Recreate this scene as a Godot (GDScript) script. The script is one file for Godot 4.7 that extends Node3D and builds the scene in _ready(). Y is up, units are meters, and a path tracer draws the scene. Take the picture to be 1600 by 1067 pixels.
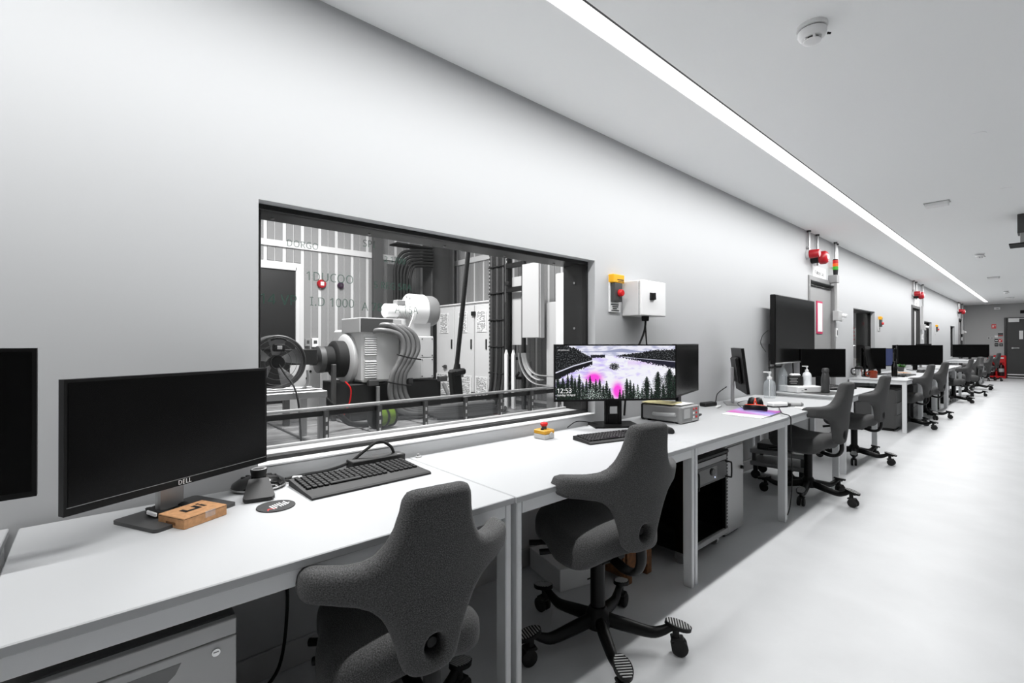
extends Node3D

# ------------------------------------------------------------------ mesh buffer
class MB:
	var v := PackedVector3Array()
	var n := PackedVector3Array()
	var t := PackedVector2Array()

	func tri(a: Vector3, b: Vector3, c: Vector3, na: Vector3, nb: Vector3, nc: Vector3, ta := Vector2(), tb := Vector2(), tc := Vector2()) -> void:
		if (b - a).cross(c - a).dot(na + nb + nc) > 0.0:   # front faces run clockwise
			var s := b; b = c; c = s
			var sn := nb; nb = nc; nc = sn
			var st := tb; tb = tc; tc = st
		v.append_array([a, b, c]); n.append_array([na, nb, nc]); t.append_array([ta, tb, tc])

	func quad(a: Vector3, b: Vector3, c: Vector3, d: Vector3, nn: Vector3) -> void:
		tri(a, b, c, nn, nn, nn, Vector2(0, 1), Vector2(1, 1), Vector2(1, 0))
		tri(a, c, d, nn, nn, nn, Vector2(0, 1), Vector2(1, 0), Vector2(0, 0))

	func box(c: Vector3, s: Vector3, bev := 0.0, bs := Basis()) -> MB:
		var h := s * 0.5
		var b := minf(bev, minf(h.x, minf(h.y, h.z)) * 0.95)
		for ax in 3:
			var u := (ax + 1) % 3
			var w := (ax + 2) % 3
			for sg in [-1.0, 1.0]:
				var ps := []
				for k in [[-1, -1], [1, -1], [1, 1], [-1, 1]]:
					var p := Vector3()
					p[ax] = sg * h[ax]; p[u] = k[0] * (h[u] - b); p[w] = k[1] * (h[w] - b)
					ps.append(c + bs * p)
				var nn := Vector3(); nn[ax] = sg
				quad(ps[0], ps[1], ps[2], ps[3], bs * nn)
		if b > 0.0:
			for ax in 3:                                   # the edges that run along ax
				var u := (ax + 1) % 3
				var w := (ax + 2) % 3
				for su in [-1.0, 1.0]:
					for sw in [-1.0, 1.0]:
						var ps := []
						for e in [[-1, 0], [1, 0], [1, 1], [-1, 1]]:
							var p := Vector3()
							p[ax] = e[0] * (h[ax] - b)
							p[u] = su * (h[u] - (b if e[1] == 1 else 0.0)); p[w] = sw * (h[w] - (0.0 if e[1] == 1 else b))
							ps.append(c + bs * p)
						var nn := Vector3(); nn[u] = su; nn[w] = sw
						quad(ps[0], ps[1], ps[2], ps[3], (bs * nn).normalized())
			for sx in [-1.0, 1.0]:
				for sy in [-1.0, 1.0]:
					for sz in [-1.0, 1.0]:
						var q := Vector3(sx, sy, sz)
						var nn := (bs * q).normalized()
						tri(c + bs * (q * Vector3(h.x, h.y - b, h.z - b)), c + bs * (q * Vector3(h.x - b, h.y, h.z - b)), c + bs * (q * Vector3(h.x - b, h.y - b, h.z)), nn, nn, nn)
		return self

	# profile: (radius, height) pairs round the local y axis
	func lathe(pr: Array, xf := Transform3D(), seg := 24) -> MB:
		var ns := []
		for i in pr.size() - 1:
			var d: Vector2 = pr[i + 1] - pr[i]
			ns.append(Vector2(d.y, -d.x).normalized() if d.length() > 0.0 else Vector2(1, 0))
		var na := []
		var nb := []
		for i in ns.size():
			var x: Vector2 = ns[i]
			var y: Vector2 = ns[i]
			if i > 0 and ns[i].dot(ns[i - 1]) > 0.72: x = (ns[i] + ns[i - 1]).normalized()
			if i < ns.size() - 1 and ns[i].dot(ns[i + 1]) > 0.72: y = (ns[i] + ns[i + 1]).normalized()
			na.append(x); nb.append(y)
		for k in seg:
			var a0 := TAU * k / seg
			var a1 := TAU * (k + 1) / seg
			var c0 := Vector3(cos(a0), 0, sin(a0))
			var c1 := Vector3(cos(a1), 0, sin(a1))
			for i in ns.size():
				var p: Vector2 = pr[i]
				var q: Vector2 = pr[i + 1]
				var A := xf * (c0 * p.x + Vector3(0, p.y, 0)); var B := xf * (c1 * p.x + Vector3(0, p.y, 0))
				var C := xf * (c1 * q.x + Vector3(0, q.y, 0)); var D := xf * (c0 * q.x + Vector3(0, q.y, 0))
				var x: Vector2 = na[i]
				var y: Vector2 = nb[i]
				var NA := (xf.basis * (c0 * x.x + Vector3(0, x.y, 0))).normalized(); var NB := (xf.basis * (c1 * x.x + Vector3(0, x.y, 0))).normalized()
				var NC := (xf.basis * (c1 * y.x + Vector3(0, y.y, 0))).normalized(); var ND := (xf.basis * (c0 * y.x + Vector3(0, y.y, 0))).normalized()
				if p.x > 1e-5: tri(A, B, C, NA, NB, NC)
				if q.x > 1e-5: tri(A, C, D, NA, NC, ND)
		return self

	static func along(dir: Vector3) -> Basis:
		var y := dir.normalized()
		var x := y.cross(Vector3(0, 0, 1) if absf(y.z) < 0.9 else Vector3(1, 0, 0)).normalized()
		return Basis(x, y, x.cross(y))

	func cyl(p: Vector3, q: Vector3, r0: float, r1 := -1.0, seg := 20, ch := 0.0) -> MB:
		if r1 < 0.0: r1 = r0
		var l := (q - p).length()
		var pr := [Vector2(0, 0), Vector2(r0 - ch, 0)]
		if ch > 0.0: pr.append_array([Vector2(r0, ch), Vector2(r1, l - ch)])
		else: pr.append(Vector2(r0, 0))
		pr.append_array([Vector2(r1 - ch, l), Vector2(0, l)])
		if ch <= 0.0: pr = [Vector2(0, 0), Vector2(r0, 0), Vector2(r1, l), Vector2(0, l)]
		return lathe(pr, Transform3D(along(q - p), p), seg)

	func tube(pts: Array, r, seg := 10, flat := Vector2(1, 1)) -> MB:
		var m := pts.size()
		var rings := []
		var rn := []
		var fx := Vector3()
		for i in m:
			var d: Vector3 = (pts[mini(i + 1, m - 1)] - pts[maxi(i - 1, 0)]).normalized()
			if i == 0: fx = along(d).x
			fx = (fx - d * fx.dot(d)).normalized()
			var fy := d.cross(fx)
			var rr: float = r[i] if r is Array else r
			var ring := []
			var nn := []
			for k in seg:
				var a := TAU * k / seg
				ring.append(pts[i] + (fx * cos(a) * flat.x + fy * sin(a) * flat.y) * rr)
				nn.append((fx * cos(a) / flat.x + fy * sin(a) / flat.y).normalized())
			rings.append(ring); rn.append(nn)
		for i in m - 1:
			for k in seg:
				var j := (k + 1) % seg
				tri(rings[i][k], rings[i][j], rings[i + 1][j], rn[i][k], rn[i][j], rn[i + 1][j])
				tri(rings[i][k], rings[i + 1][j], rings[i + 1][k], rn[i][k], rn[i + 1][j], rn[i + 1][k])
		for e in [0, m - 1]:
			var d: Vector3 = (pts[0] - pts[1]).normalized() if e == 0 else (pts[m - 1] - pts[m - 2]).normalized()
			for k in seg:
				tri(pts[e], rings[e][k], rings[e][(k + 1) % seg], d, d, d)
		return self

	# a polygon in the local xy plane drawn out from z = 0 to z = depth
	func prism(poly: PackedVector2Array, depth: float, xf := Transform3D(), smooth := false) -> MB:
		var ix := Geometry2D.triangulate_polygon(poly)
		for z in [0.0, depth]:
			var nn := xf.basis * Vector3(0, 0, -1.0 if z == 0.0 else 1.0) * signf(depth)
			for i in range(0, ix.size(), 3):
				var q := []
				for k in 3:
					q.append(xf * Vector3(poly[ix[i + k]].x, poly[ix[i + k]].y, z))
				tri(q[0], q[1], q[2], nn, nn, nn)
		var m := poly.size()
		var cc := 1.0 if Geometry2D.is_polygon_clockwise(poly) else -1.0
		var en := []
		for i in m:
			var d := poly[(i + 1) % m] - poly[i]
			en.append(Vector2(-d.y, d.x).normalized() * cc)
		for i in m:
			var j := (i + 1) % m
			var a: Vector2 = en[i]
			var b: Vector2 = en[i]
			if smooth:
				var pa: Vector2 = en[(i + m - 1) % m]
				var pb: Vector2 = en[j]
				if pa.dot(a) > 0.6: a = (a + pa).normalized()
				if pb.dot(b) > 0.6: b = (b + pb).normalized()
			var na := (xf.basis * Vector3(a.x, a.y, 0)).normalized()
			var nb := (xf.basis * Vector3(b.x, b.y, 0)).normalized()
			var A := xf * Vector3(poly[i].x, poly[i].y, 0); var B := xf * Vector3(poly[j].x, poly[j].y, 0)
			var C := xf * Vector3(poly[j].x, poly[j].y, depth); var D := xf * Vector3(poly[i].x, poly[i].y, depth)
			tri(A, B, C, na, nb, nb); tri(A, C, D, na, nb, na)
		return self

	func mesh() -> ArrayMesh:
		var a := []
		a.resize(Mesh.ARRAY_MAX)
		a[Mesh.ARRAY_VERTEX] = v; a[Mesh.ARRAY_NORMAL] = n; a[Mesh.ARRAY_TEX_UV] = t
		var m := ArrayMesh.new()
		m.add_surface_from_arrays(Mesh.PRIMITIVE_TRIANGLES, a)
		return m

# ------------------------------------------------------------------ scene helpers
var M := {}
var taken := {}

func mb() -> MB: return MB.new()

func rr(w: float, h: float, r: float, seg := 5) -> PackedVector2Array:
	var p := PackedVector2Array()
	for k in 4:
		var c := Vector2((w / 2 - r) * [1, -1, -1, 1][k], (h / 2 - r) * [1, 1, -1, -1][k])
		for i in seg + 1:
			var a := PI / 2 * (k + float(i) / seg)
			p.append(c + Vector2(cos(a), sin(a)) * r)
	return p

func smooth(pts: Array, per := 6) -> Array:
	var c := Curve3D.new()
	for i in pts.size():
		var d: Vector3 = (pts[mini(i + 1, pts.size() - 1)] - pts[maxi(i - 1, 0)]) / 6.0
		c.add_point(pts[i], -d, d)
	var out := []
	for i in pts.size() - 1:
		for k in per: out.append(c.sample(i, float(k) / per))
	out.append(pts[-1])
	return out

func numbered(called: String) -> String:
	if not taken.has(called):
		taken[called] = 0
		return called
	taken[called] += 1
	return "%s_%03d" % [called, taken[called]]

func tag(o: Node, label: String, category: String, group := "") -> Node:
	o.set_meta("label", label); o.set_meta("category", category)
	if group: o.set_meta("group", group)
	return o

func thing(called: String, label: String, category: String, at := Vector3(), turn := 0.0, group := "") -> Node3D:
	var o := Node3D.new()
	o.name = numbered(called); add_child(o)
	o.position = at; o.rotation_degrees.y = turn
	tag(o, label, category, group)
	return o

func inst(called: String, m: Mesh, mt: Material, parent: Node) -> MeshInstance3D:
	var o := MeshInstance3D.new()
	o.name = called; o.mesh = m; o.material_override = mt
	parent.add_child(o, true)
	return o

func part(called: String, b: MB, mt: Material, parent: Node, label := "") -> MeshInstance3D:
	var o := inst(called, b.mesh(), mt, parent)
	if label: o.set_meta("label", label)
	return o

func solo(called: String, b: MB, mt: Material, label: String, category: String, group := "", at := Vector3(), turn := 0.0) -> MeshInstance3D:
	var o := inst(numbered(called), b.mesh(), mt, self)
	o.position = at; o.rotation_degrees.y = turn
	tag(o, label, category, group)
	return o

func struct(called: String, b: MB, mt: Material) -> MeshInstance3D:
	var o := inst(called, b.mesh(), mt, self)
	o.set_meta("kind", "structure")
	return o

func copy(src: Node3D, label: String, at: Vector3, turn := 0.0) -> Node3D:
	var o: Node3D = src.duplicate()
	o.name = numbered(String(src.name)); add_child(o)
	o.position = at; o.rotation_degrees.y = turn
	o.set_meta("label", label)
	return o

# lettering on a face: basis x runs along the line, z out of the face
func words(called: String, text: String, height: float, at: Vector3, bs: Basis, mt: Material, parent: Node, deep := 0.0012, serif := false) -> MeshInstance3D:
	var tm := TextMesh.new()
	var f := SystemFont.new()
	f.font_names = PackedStringArray(["Droid Serif" if serif else "Droid Sans"])
	tm.font = f; tm.text = text; tm.font_size = 64; tm.pixel_size = height / 46.0; tm.depth = deep; tm.curve_step = 3.0
	var o := inst(called, tm, mt, parent)
	o.transform = Transform3D(bs, at)
	return o

func noise_tex(freq: float, lo: float, hi: float, size := 256, octaves := 3, sd := 1, type := FastNoiseLite.TYPE_SIMPLEX_SMOOTH) -> NoiseTexture2D:
	var f := FastNoiseLite.new()
	f.seed = sd; f.frequency = freq; f.fractal_octaves = octaves; f.noise_type = type
	var g := Gradient.new()
	g.set_color(0, Color(lo, lo, lo)); g.set_color(1, Color(hi, hi, hi))
	var t := NoiseTexture2D.new()
	t.width = size; t.height = size; t.seamless = true; t.noise = f; t.color_ramp = g
	return t

func mat(c: Color, rough := 0.6, metal := 0.0) -> StandardMaterial3D:
	var m := StandardMaterial3D.new()
	m.albedo_color = c; m.roughness = rough; m.metallic = metal
	return m

func grained(m: StandardMaterial3D, tex: Texture2D, scale: float, world := false) -> StandardMaterial3D:
	m.albedo_texture = tex
	m.uv1_triplanar = true; m.uv1_world_triplanar = world; m.uv1_scale = Vector3.ONE * scale
	return m

func g(x: float) -> Color: return Color(x, x, x)

func materials() -> void:
	M.wall = mat(Color(0.725, 0.73, 0.735), 0.75)
	M.ceil = mat(Color(0.985, 0.99, 0.99), 0.85)
	M.darkwall = mat(g(0.68), 0.7)
	M.backgrey = mat(g(0.58), 0.8)
	M.floor = grained(mat(Color(0.825, 0.83, 0.835), 0.48), noise_tex(0.012, 0.955, 1.0, 512, 4, 4), 0.35, true)
	M.floor.roughness_texture = noise_tex(0.03, 0.9, 1.0, 256, 3, 9)
	M.desk = mat(Color(0.72, 0.725, 0.73), 0.45)
	M.edge = mat(g(0.78), 0.5)
	M.leg = mat(Color(0.88, 0.885, 0.89), 0.4)
	M.black = mat(g(0.035), 0.45)
	M.soft = mat(g(0.085), 0.6)
	M.gloss = mat(g(0.03), 0.12)
	M.screen = mat(g(0.02), 0.25)
	M.rubber = mat(g(0.07), 0.75)
	M.fabric = grained(mat(g(0.51), 0.95), noise_tex(0.22, 0.12, 1.0, 256, 3, 3), 4.5)
	M.fabric.rim_enabled = true; M.fabric.rim = 0.35
	M.fabric.heightmap_enabled = true; M.fabric.heightmap_texture = noise_tex(0.3, 0.0, 1.0, 256, 2, 5); M.fabric.heightmap_scale = 0.12
	M.steel = mat(g(0.72), 0.32, 0.9)
	M.alu = mat(g(0.66), 0.4, 0.6)
	M.chrome = mat(g(0.85), 0.15, 1.0)
	M.grey = mat(g(0.55), 0.5)
	M.lgrey = mat(g(0.72), 0.5)
	M.dgrey = mat(g(0.26), 0.5)
	M.white = mat(g(0.93), 0.45)
	M.paper = mat(g(0.92), 0.9)
	M.red = mat(Color(0.80, 0.03, 0.06), 0.35)
	M.yellow = mat(Color(0.93, 0.68, 0.08), 0.45)
	M.orange = mat(Color(0.90, 0.23, 0.05), 0.4)
	M.card = grained(mat(Color(0.80, 0.60, 0.42), 0.85), noise_tex(0.05, 0.85, 1.0, 128, 3, 8), 8.0)
	M.wood = grained(mat(Color(0.55, 0.36, 0.20), 0.7), noise_tex(0.04, 0.7, 1.0, 128, 3, 12), 4.0)
	M.alu_paint = mat(g(0.82), 0.5)
	M.glass = mat(Color(0.2, 0.22, 0.22, 0.012), 0.02)
	M.glass.transparency = BaseMaterial3D.TRANSPARENCY_ALPHA
	M.glass.metallic_specular = 0.22
	M.perspex = mat(Color(0.25, 0.26, 0.27, 0.22), 0.05)
	M.perspex.transparency = BaseMaterial3D.TRANSPARENCY_ALPHA
	M.clear = mat(Color(0.9, 0.93, 0.95, 0.18), 0.08)
	M.clear.transparency = BaseMaterial3D.TRANSPARENCY_ALPHA
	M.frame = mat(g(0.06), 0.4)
	M.door = mat(g(0.58), 0.5)
	M.doorframe = mat(g(0.5), 0.45)
	M.doordark = mat(g(0.25), 0.5)
	M.ink = mat(g(0.05), 0.8)
	M.marker = mat(Color(0.16, 0.34, 0.28, 0.42), 0.7)
	M.marker.transparency = BaseMaterial3D.TRANSPARENCY_ALPHA
	M.screen.metallic_specular = 0.3
	M.black.metallic_specular = 0.35
	M.alarm = mat(Color(0.62, 0.02, 0.09), 0.4)
	M.ochre = mat(Color(0.78, 0.57, 0.10), 0.45)
	M.cable = mat(g(0.40), 0.3)
	M.blade = mat(g(0.62), 0.25)
	M.magenta = mat(Color(0.80, 0.16, 0.36), 0.4)
	M.leaf = mat(Color(0.22, 0.48, 0.12), 0.6)
	M.blue = mat(Color(0.30, 0.36, 0.62), 0.4)
	M.mug = mat(Color(0.52, 0.17, 0.04), 0.25)
	M.lime = mat(Color(0.66, 0.85, 0.18), 0.5)
	M.panel = grained(mat(g(0.76), 0.9), noise_tex(0.4, 0.45, 1.0, 256, 2, 21), 1.6)
	M.strip = mat(g(0.80), 0.6)
	M.bed = grained(mat(g(0.66), 0.45), noise_tex(0.03, 0.7, 1.0, 128, 3, 31), 1.5)
	M.beddark = mat(g(0.2), 0.7)
	M.machine = mat(g(0.82), 0.45)
	M.cabinet = mat(g(0.84), 0.5)
	M.tube = mat(g(0.95), 0.4)
	M.tube.emission_enabled = true; M.tube.emission = Color(1, 1, 1); M.tube.emission_energy_multiplier = 1.6
	M.led = mat(g(0.9), 0.4)
	M.led.emission_enabled = true; M.led.emission = Color(0.8, 0.85, 1); M.led.emission_energy_multiplier = 1.2

func emissive(c: Color, k := 1.0) -> StandardMaterial3D:
	var m := mat(c * 0.3, 0.4)
	m.emission_enabled = true; m.emission = c; m.emission_energy_multiplier = k
	return m

# ------------------------------------------------------------------ light and camera
func camera_and_light() -> void:
	var cam := Camera3D.new()
	cam.name = "camera"
	cam.fov = 71.9; cam.near = 0.05; cam.far = 80.0
	cam.position = Vector3(0, 1.232, 0)
	cam.rotation = Vector3(0.0027, deg_to_rad(48.45), 0)
	add_child(cam); cam.current = true
	var we := WorldEnvironment.new()
	we.name = "environment"
	var e := Environment.new()
	e.background_mode = Environment.BG_COLOR
	e.background_color = Color(0.02, 0.02, 0.02)
	e.ambient_light_source = Environment.AMBIENT_SOURCE_DISABLED
	e.tonemap_mode = Environment.TONE_MAPPER_LINEAR
	e.tonemap_exposure = 1.0
	e.sdfgi_enabled = true; e.ssao_enabled = true; e.ssil_enabled = true
	we.environment = e
	add_child(we)
	area("strip_lamp_light", Vector3(-1.258, 2.572, -10.2), Vector3(-90, 0, 0), Vector2(0.045, 24.0), 33.5, Color(1.0, 1.0, 1.0))
	area("cell_lamp_light", Vector3(-3.6, 3.26, -1.6), Vector3(-90, 0, 0), Vector2(1.4, 0.5), 23.0, Color(1, 1, 1))
	area("far_cell_lamp_light", Vector3(-3.2, 2.5, -11.0), Vector3(-90, 0, 0), Vector2(0.3, 3.0), 9.0, Color(1, 1, 1))

func area(called: String, at: Vector3, rot: Vector3, size: Vector2, energy: float, c: Color) -> void:
	var l := AreaLight3D.new()
	l.name = called; l.position = at; l.rotation_degrees = rot
	l.area_size = size; l.light_energy = energy; l.light_color = c
	l.area_normalize_energy = false
	l.area_range = 40.0; l.shadow_enabled = true
	add_child(l)

# ------------------------------------------------------------------ room shell
const WX := -1.9
const CY := 2.59

func room() -> void:
	var b := mb().box(Vector3(0.2, -0.1, -10.2), Vector3(4.4, 0.2, 27.4))
	struct("floor", b, M.floor)
	# ceiling in two slabs with the slot of the lamp strip between them
	b = mb().box(Vector3(-1.676, CY + 0.1, -10.2), Vector3(0.748, 0.2, 27.4)).box(Vector3(0.607, CY + 0.1, -10.2), Vector3(3.614, 0.2, 27.4))
	b.box(Vector3(-1.25, CY + 0.1, 2.65), Vector3(0.104, 0.2, 1.7)).box(Vector3(-1.25, CY + 0.1, -23.05), Vector3(0.104, 0.2, 1.7)).box(Vector3(-1.25, CY + 0.15, -10.2), Vector3(0.104, 0.1, 24.2))
	struct("ceiling", b, M.ceil)
	# near wall with openings (z from, z to, y from, y to)
	var op := [[-0.447, -2.392, 0.778, 1.757], [-6.5, -7.6, 0.0, 2.06], [-8.57, -9.93, 0.778, 1.757], [-13.28, -14.3, 0.0, 2.06], [-14.95, -16.1, 0.778, 1.757], [-19.77, -20.88, 0.778, 1.757], [-21.9, -22.9, 0.0, 2.06]]
	b = mb()
	var z := 3.3
	for o in op:
		b.box(Vector3(WX - 0.13, CY / 2, (z + o[0]) / 2), Vector3(0.26, CY, z - o[0]))
		var zc: float = (o[0] + o[1]) / 2
		var l: float = o[0] - o[1]
		b.box(Vector3(WX - 0.13, (CY + o[3]) / 2, zc), Vector3(0.26, CY - o[3], l))
		if o[2] > 0.0: b.box(Vector3(WX - 0.13, o[2] / 2, zc), Vector3(0.26, o[2], l))
		z = o[1]
	b.box(Vector3(WX - 0.13, CY / 2, (z - 23.9) / 2), Vector3(0.26, CY, z + 23.9))
	struct("wall_left", b, M.wall)
	struct("wall_far", mb().box(Vector3(0.2, CY / 2, -23.8), Vector3(4.4, CY, 0.2)), M.darkwall)
	struct("wall_right", mb().box(Vector3(2.4, CY / 2, -10.2), Vector3(0.2, CY, 27.4)), M.backgrey)
	struct("wall_back", mb().box(Vector3(0.2, CY / 2, 3.4), Vector3(4.4, CY, 0.2)), M.backgrey)
	var sk := mb()
	z = 3.3
	for o in op:
		if o[2] == 0.0:
			sk.box(Vector3(WX + 0.006, 0.05, (z + o[0]) / 2), Vector3(0.012, 0.1, z - o[0]), 0.003)
			z = o[1]
	struct("baseboard_left", sk, M.lgrey)

	# lamp strip
	var s := thing("light_strip", "long white recessed light strip running down the ceiling above the desk edge", "ceiling light", Vector3(-1.25, CY, -10.2))
	part("diffuser", mb().box(Vector3(-0.008, 0.004, 0), Vector3(0.084, 0.012, 24.1)), M.tube, s)
	part("trim", mb().box(Vector3(0.046, 0.006, 0), Vector3(0.012, 0.012, 24.1)), M.dgrey, s)

	# windows: reveal lining, dark frame, pane
	var wn := 0
	for o in [op[0], op[2], op[4], op[5]]:
		wn += 1
		var w := Node3D.new()
		w.name = "window_%d" % wn; add_child(w); w.set_meta("kind", "structure")
		var zc: float = (o[0] + o[1]) / 2
		var l: float = o[0] - o[1]
		var yc: float = (o[2] + o[3]) / 2
		var h: float = o[3] - o[2]
		w.position = Vector3(WX, yc, zc)
		var fd := 0.055                                    # face of the frame, behind the wall face
		var fw := 0.022
		var f := mb()
		for sg in [-1.0, 1.0]:
			f.box(Vector3(-fd - 0.02, sg * (h / 2 - fw / 2), 0), Vector3(0.04, fw, l), 0.003)
			f.box(Vector3(-fd - 0.02, 0, sg * (l / 2 - fw / 2)), Vector3(0.04, h - 2 * fw, fw), 0.003)
		part("window_frame", f, M.frame, w)
		# dark lining of the deep jamb behind the glass, pale below
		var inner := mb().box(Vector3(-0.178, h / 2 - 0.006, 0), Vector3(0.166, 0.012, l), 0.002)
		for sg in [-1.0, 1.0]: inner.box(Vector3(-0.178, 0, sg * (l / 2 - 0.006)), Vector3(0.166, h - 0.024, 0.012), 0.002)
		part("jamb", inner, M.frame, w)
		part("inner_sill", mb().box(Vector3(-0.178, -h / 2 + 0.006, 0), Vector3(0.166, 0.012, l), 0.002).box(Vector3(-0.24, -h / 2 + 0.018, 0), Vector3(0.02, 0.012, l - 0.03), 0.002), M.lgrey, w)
		if wn == 1:
			var sc := mb()
			for k in 5: sc.cyl(Vector3(-0.205, h / 2 - 0.012, l / 2 - 0.10 - k * 0.42), Vector3(-0.205, h / 2 - 0.017, l / 2 - 0.10 - k * 0.42), 0.007, 0.007, 10)
			for k in 3: sc.cyl(Vector3(-0.16, 0.36 - k * 0.30, -l / 2 + 0.012), Vector3(-0.16, 0.36 - k * 0.30, -l / 2 + 0.017), 0.007, 0.007, 10)
			part("screws", sc, M.steel, w)
		part("window_sill", mb().box(Vector3(-fd / 2, -h / 2 + 0.002, 0), Vector3(fd + 0.004, 0.006, l)), M.white, w)
		part("pane", mb().box(Vector3(-fd - 0.02, 0, 0), Vector3(0.006, h - 2 * fw, l - 2 * fw)), M.glass, w)
		if wn == 1:
			marker_writing(w, o, yc, zc)

	# doors in the near wall
	var dn := 0
	for o in [op[1], op[3], op[6]]:
		dn += 1
		var d := Node3D.new()
		d.name = "door_%d" % dn; add_child(d); d.set_meta("kind", "structure")
		var l: float = o[0] - o[1]
		d.position = Vector3(WX, 0, (o[0] + o[1]) / 2)
		var dark := dn > 1
		var f := mb()
		for sg in [-1.0, 1.0]: f.box(Vector3(-0.045, 1.03, sg * (l / 2 - 0.03)), Vector3(0.12, 2.06, 0.06), 0.004)
		f.box(Vector3(-0.045, 2.03, 0), Vector3(0.12, 0.06, l - 0.12), 0.004)
		part("door_frame", f, M.doordark if dark else M.doorframe, d)
		part("leaf", mb().box(Vector3(-0.05, 0.99, 0), Vector3(0.045, 1.95, l - 0.135), 0.003), M.doordark if dark else M.door, d)
		part("closer_rail", mb().box(Vector3(-0.02, 1.955, 0), Vector3(0.02, 0.018, l - 0.2), 0.003), M.black, d)
		for k in 2:
			part("hinge", mb().box(Vector3(-0.022, 1.72 - k * 0.13, l / 2 - 0.075), Vector3(0.02, 0.1, 0.035), 0.003), M.black, d)
		part("vision_frame", mb().box(Vector3(-0.024, 1.56, 0.02 if not dark else -0.05), Vector3(0.012, 0.42 if not dark else 0.8, 0.23 if not dark else 0.16), 0.002), M.magenta if not dark else M.black, d, "pink border" if not dark else "")
		part("vision_panel", mb().box(Vector3(-0.02, 1.56, 0.02 if not dark else -0.05), Vector3(0.012, 0.37 if not dark else 0.76, 0.18 if not dark else 0.1), 0.002), M.paper, d)
		part("door_handle", mb().cyl(Vector3(-0.03, 1.02, -l / 2 + 0.13), Vector3(0.03, 1.02, -l / 2 + 0.13), 0.01).cyl(Vector3(0.028, 1.02, -l / 2 + 0.12), Vector3(0.028, 1.02, -l / 2 + 0.26), 0.009), M.steel, d)
	# door at the far end
	var d4 := Node3D.new()
	d4.name = "door_4"; add_child(d4); d4.set_meta("kind", "structure")
	d4.position = Vector3(-0.34, 0, -23.7)
	var ff := mb()
	for sg in [-1.0, 1.0]: ff.box(Vector3(sg * 0.53, 1.05, 0.02), Vector3(0.06, 2.1, 0.06), 0.004)
	ff.box(Vector3(0, 2.07, 0.02), Vector3(1.0, 0.06, 0.06), 0.004)
	part("door_frame", ff, M.frame, d4)
	part("leaf", mb().box(Vector3(0, 1.03, 0.01), Vector3(0.99, 2.02, 0.05), 0.003), mat(g(0.2), 0.5), d4)
	part("kick_plate", mb().box(Vector3(0, 0.14, 0.038), Vector3(0.97, 0.03, 0.006), 0.001).box(Vector3(0, 0.05, 0.038), Vector3(0.97, 0.025, 0.006), 0.001), M.white, d4)
	part("closer", mb().box(Vector3(-0.33, 2.01, 0.06), Vector3(0.26, 0.13, 0.06), 0.006).box(Vector3(-0.15, 2.06, 0.06), Vector3(0.12, 0.02, 0.02), 0.003), M.white, d4)
	part("vision_panel", mb().box(Vector3(-0.16, 1.50, 0.034), Vector3(0.09, 0.29, 0.012), 0.002), M.paper, d4)
	part("door_handle", mb().cyl(Vector3(-0.36, 1.05, 0.03), Vector3(-0.36, 1.05, 0.08), 0.026).cyl(Vector3(-0.36, 1.05, 0.08), Vector3(-0.2, 1.05, 0.08), 0.012), M.steel, d4)

func marker_writing(w: Node3D, _o, yc: float, zc: float) -> void:
	# faint green marker notes on the aisle side of the pane, read from the aisle
	var bs := Basis(Vector3(0, 0, -1), Vector3(0, 1, 0), Vector3(1, 0, 0))
	var x := -0.0715
	for k in [["SPI", 0.030, 1.668, -0.905], ["DORGO", 0.026, 1.625, -0.625], ["1DUCOO", 0.036, 1.502, -0.735], ["14 VP", 0.040, 1.40, -0.535], ["I.D 1000", 0.036, 1.40, -0.745], ["2 1700", 0.026, 1.61, -1.03], ["A 78", 0.036, 1.39, -0.92], ["A 15A", 0.034, 1.385, -1.09], ["5 REG SRA", 0.030, 1.49, -1.02]]:
		words("marker_note", k[0], k[1], Vector3(x, k[2] - yc, k[3] - zc), bs, M.marker, w, 0.0004)

# ------------------------------------------------------------------ desks
func desk(z0: float, z1: float, xf: float, xb: float, label: String) -> Node3D:
	var w := z0 - z1
	var o := thing("desk", label, "desk", Vector3((xf + xb) / 2, 0, (z0 + z1) / 2), 0.0, "white desks along the wall")
	var d := xf - xb
	part("desktop", mb().box(Vector3(0, 0.709, 0), Vector3(d, 0.022, w - 0.002), 0.0025), M.desk, o)
	for sg in [-1.0, 1.0]:
		part("apron", mb().box(Vector3(sg * (d / 2 - 0.02), 0.677, 0), Vector3(0.025, 0.042, w - 0.07), 0.002), M.leg, o)
		part("side_rail", mb().box(Vector3(0, 0.677, sg * (w / 2 - 0.021)), Vector3(d - 0.11, 0.042, 0.022), 0.002), M.leg, o)
		for sx in [-1.0, 1.0]:
			part("leg", mb().box(Vector3(sx * (d / 2 - 0.032), 0.349, sg * (w / 2 - 0.021)), Vector3(0.05, 0.698, 0.024), 0.003), M.leg, o)
	return o

# ------------------------------------------------------------------ implicit shapes
func smin(a: float, b: float, k: float) -> float:
	var h := maxf(k - absf(a - b), 0.0) / k
	return minf(a, b) - h * h * k * 0.25

# tapered capsule: p distance to the segment a-b with radii ra, rb
func cap(p: Vector3, a: Vector3, b: Vector3, ra: float, rb: float) -> float:
	var ab := b - a
	var h := clampf((p - a).dot(ab) / ab.length_squared(), 0.0, 1.0)
	return (p - a - ab * h).length() - lerpf(ra, rb, h)

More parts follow.
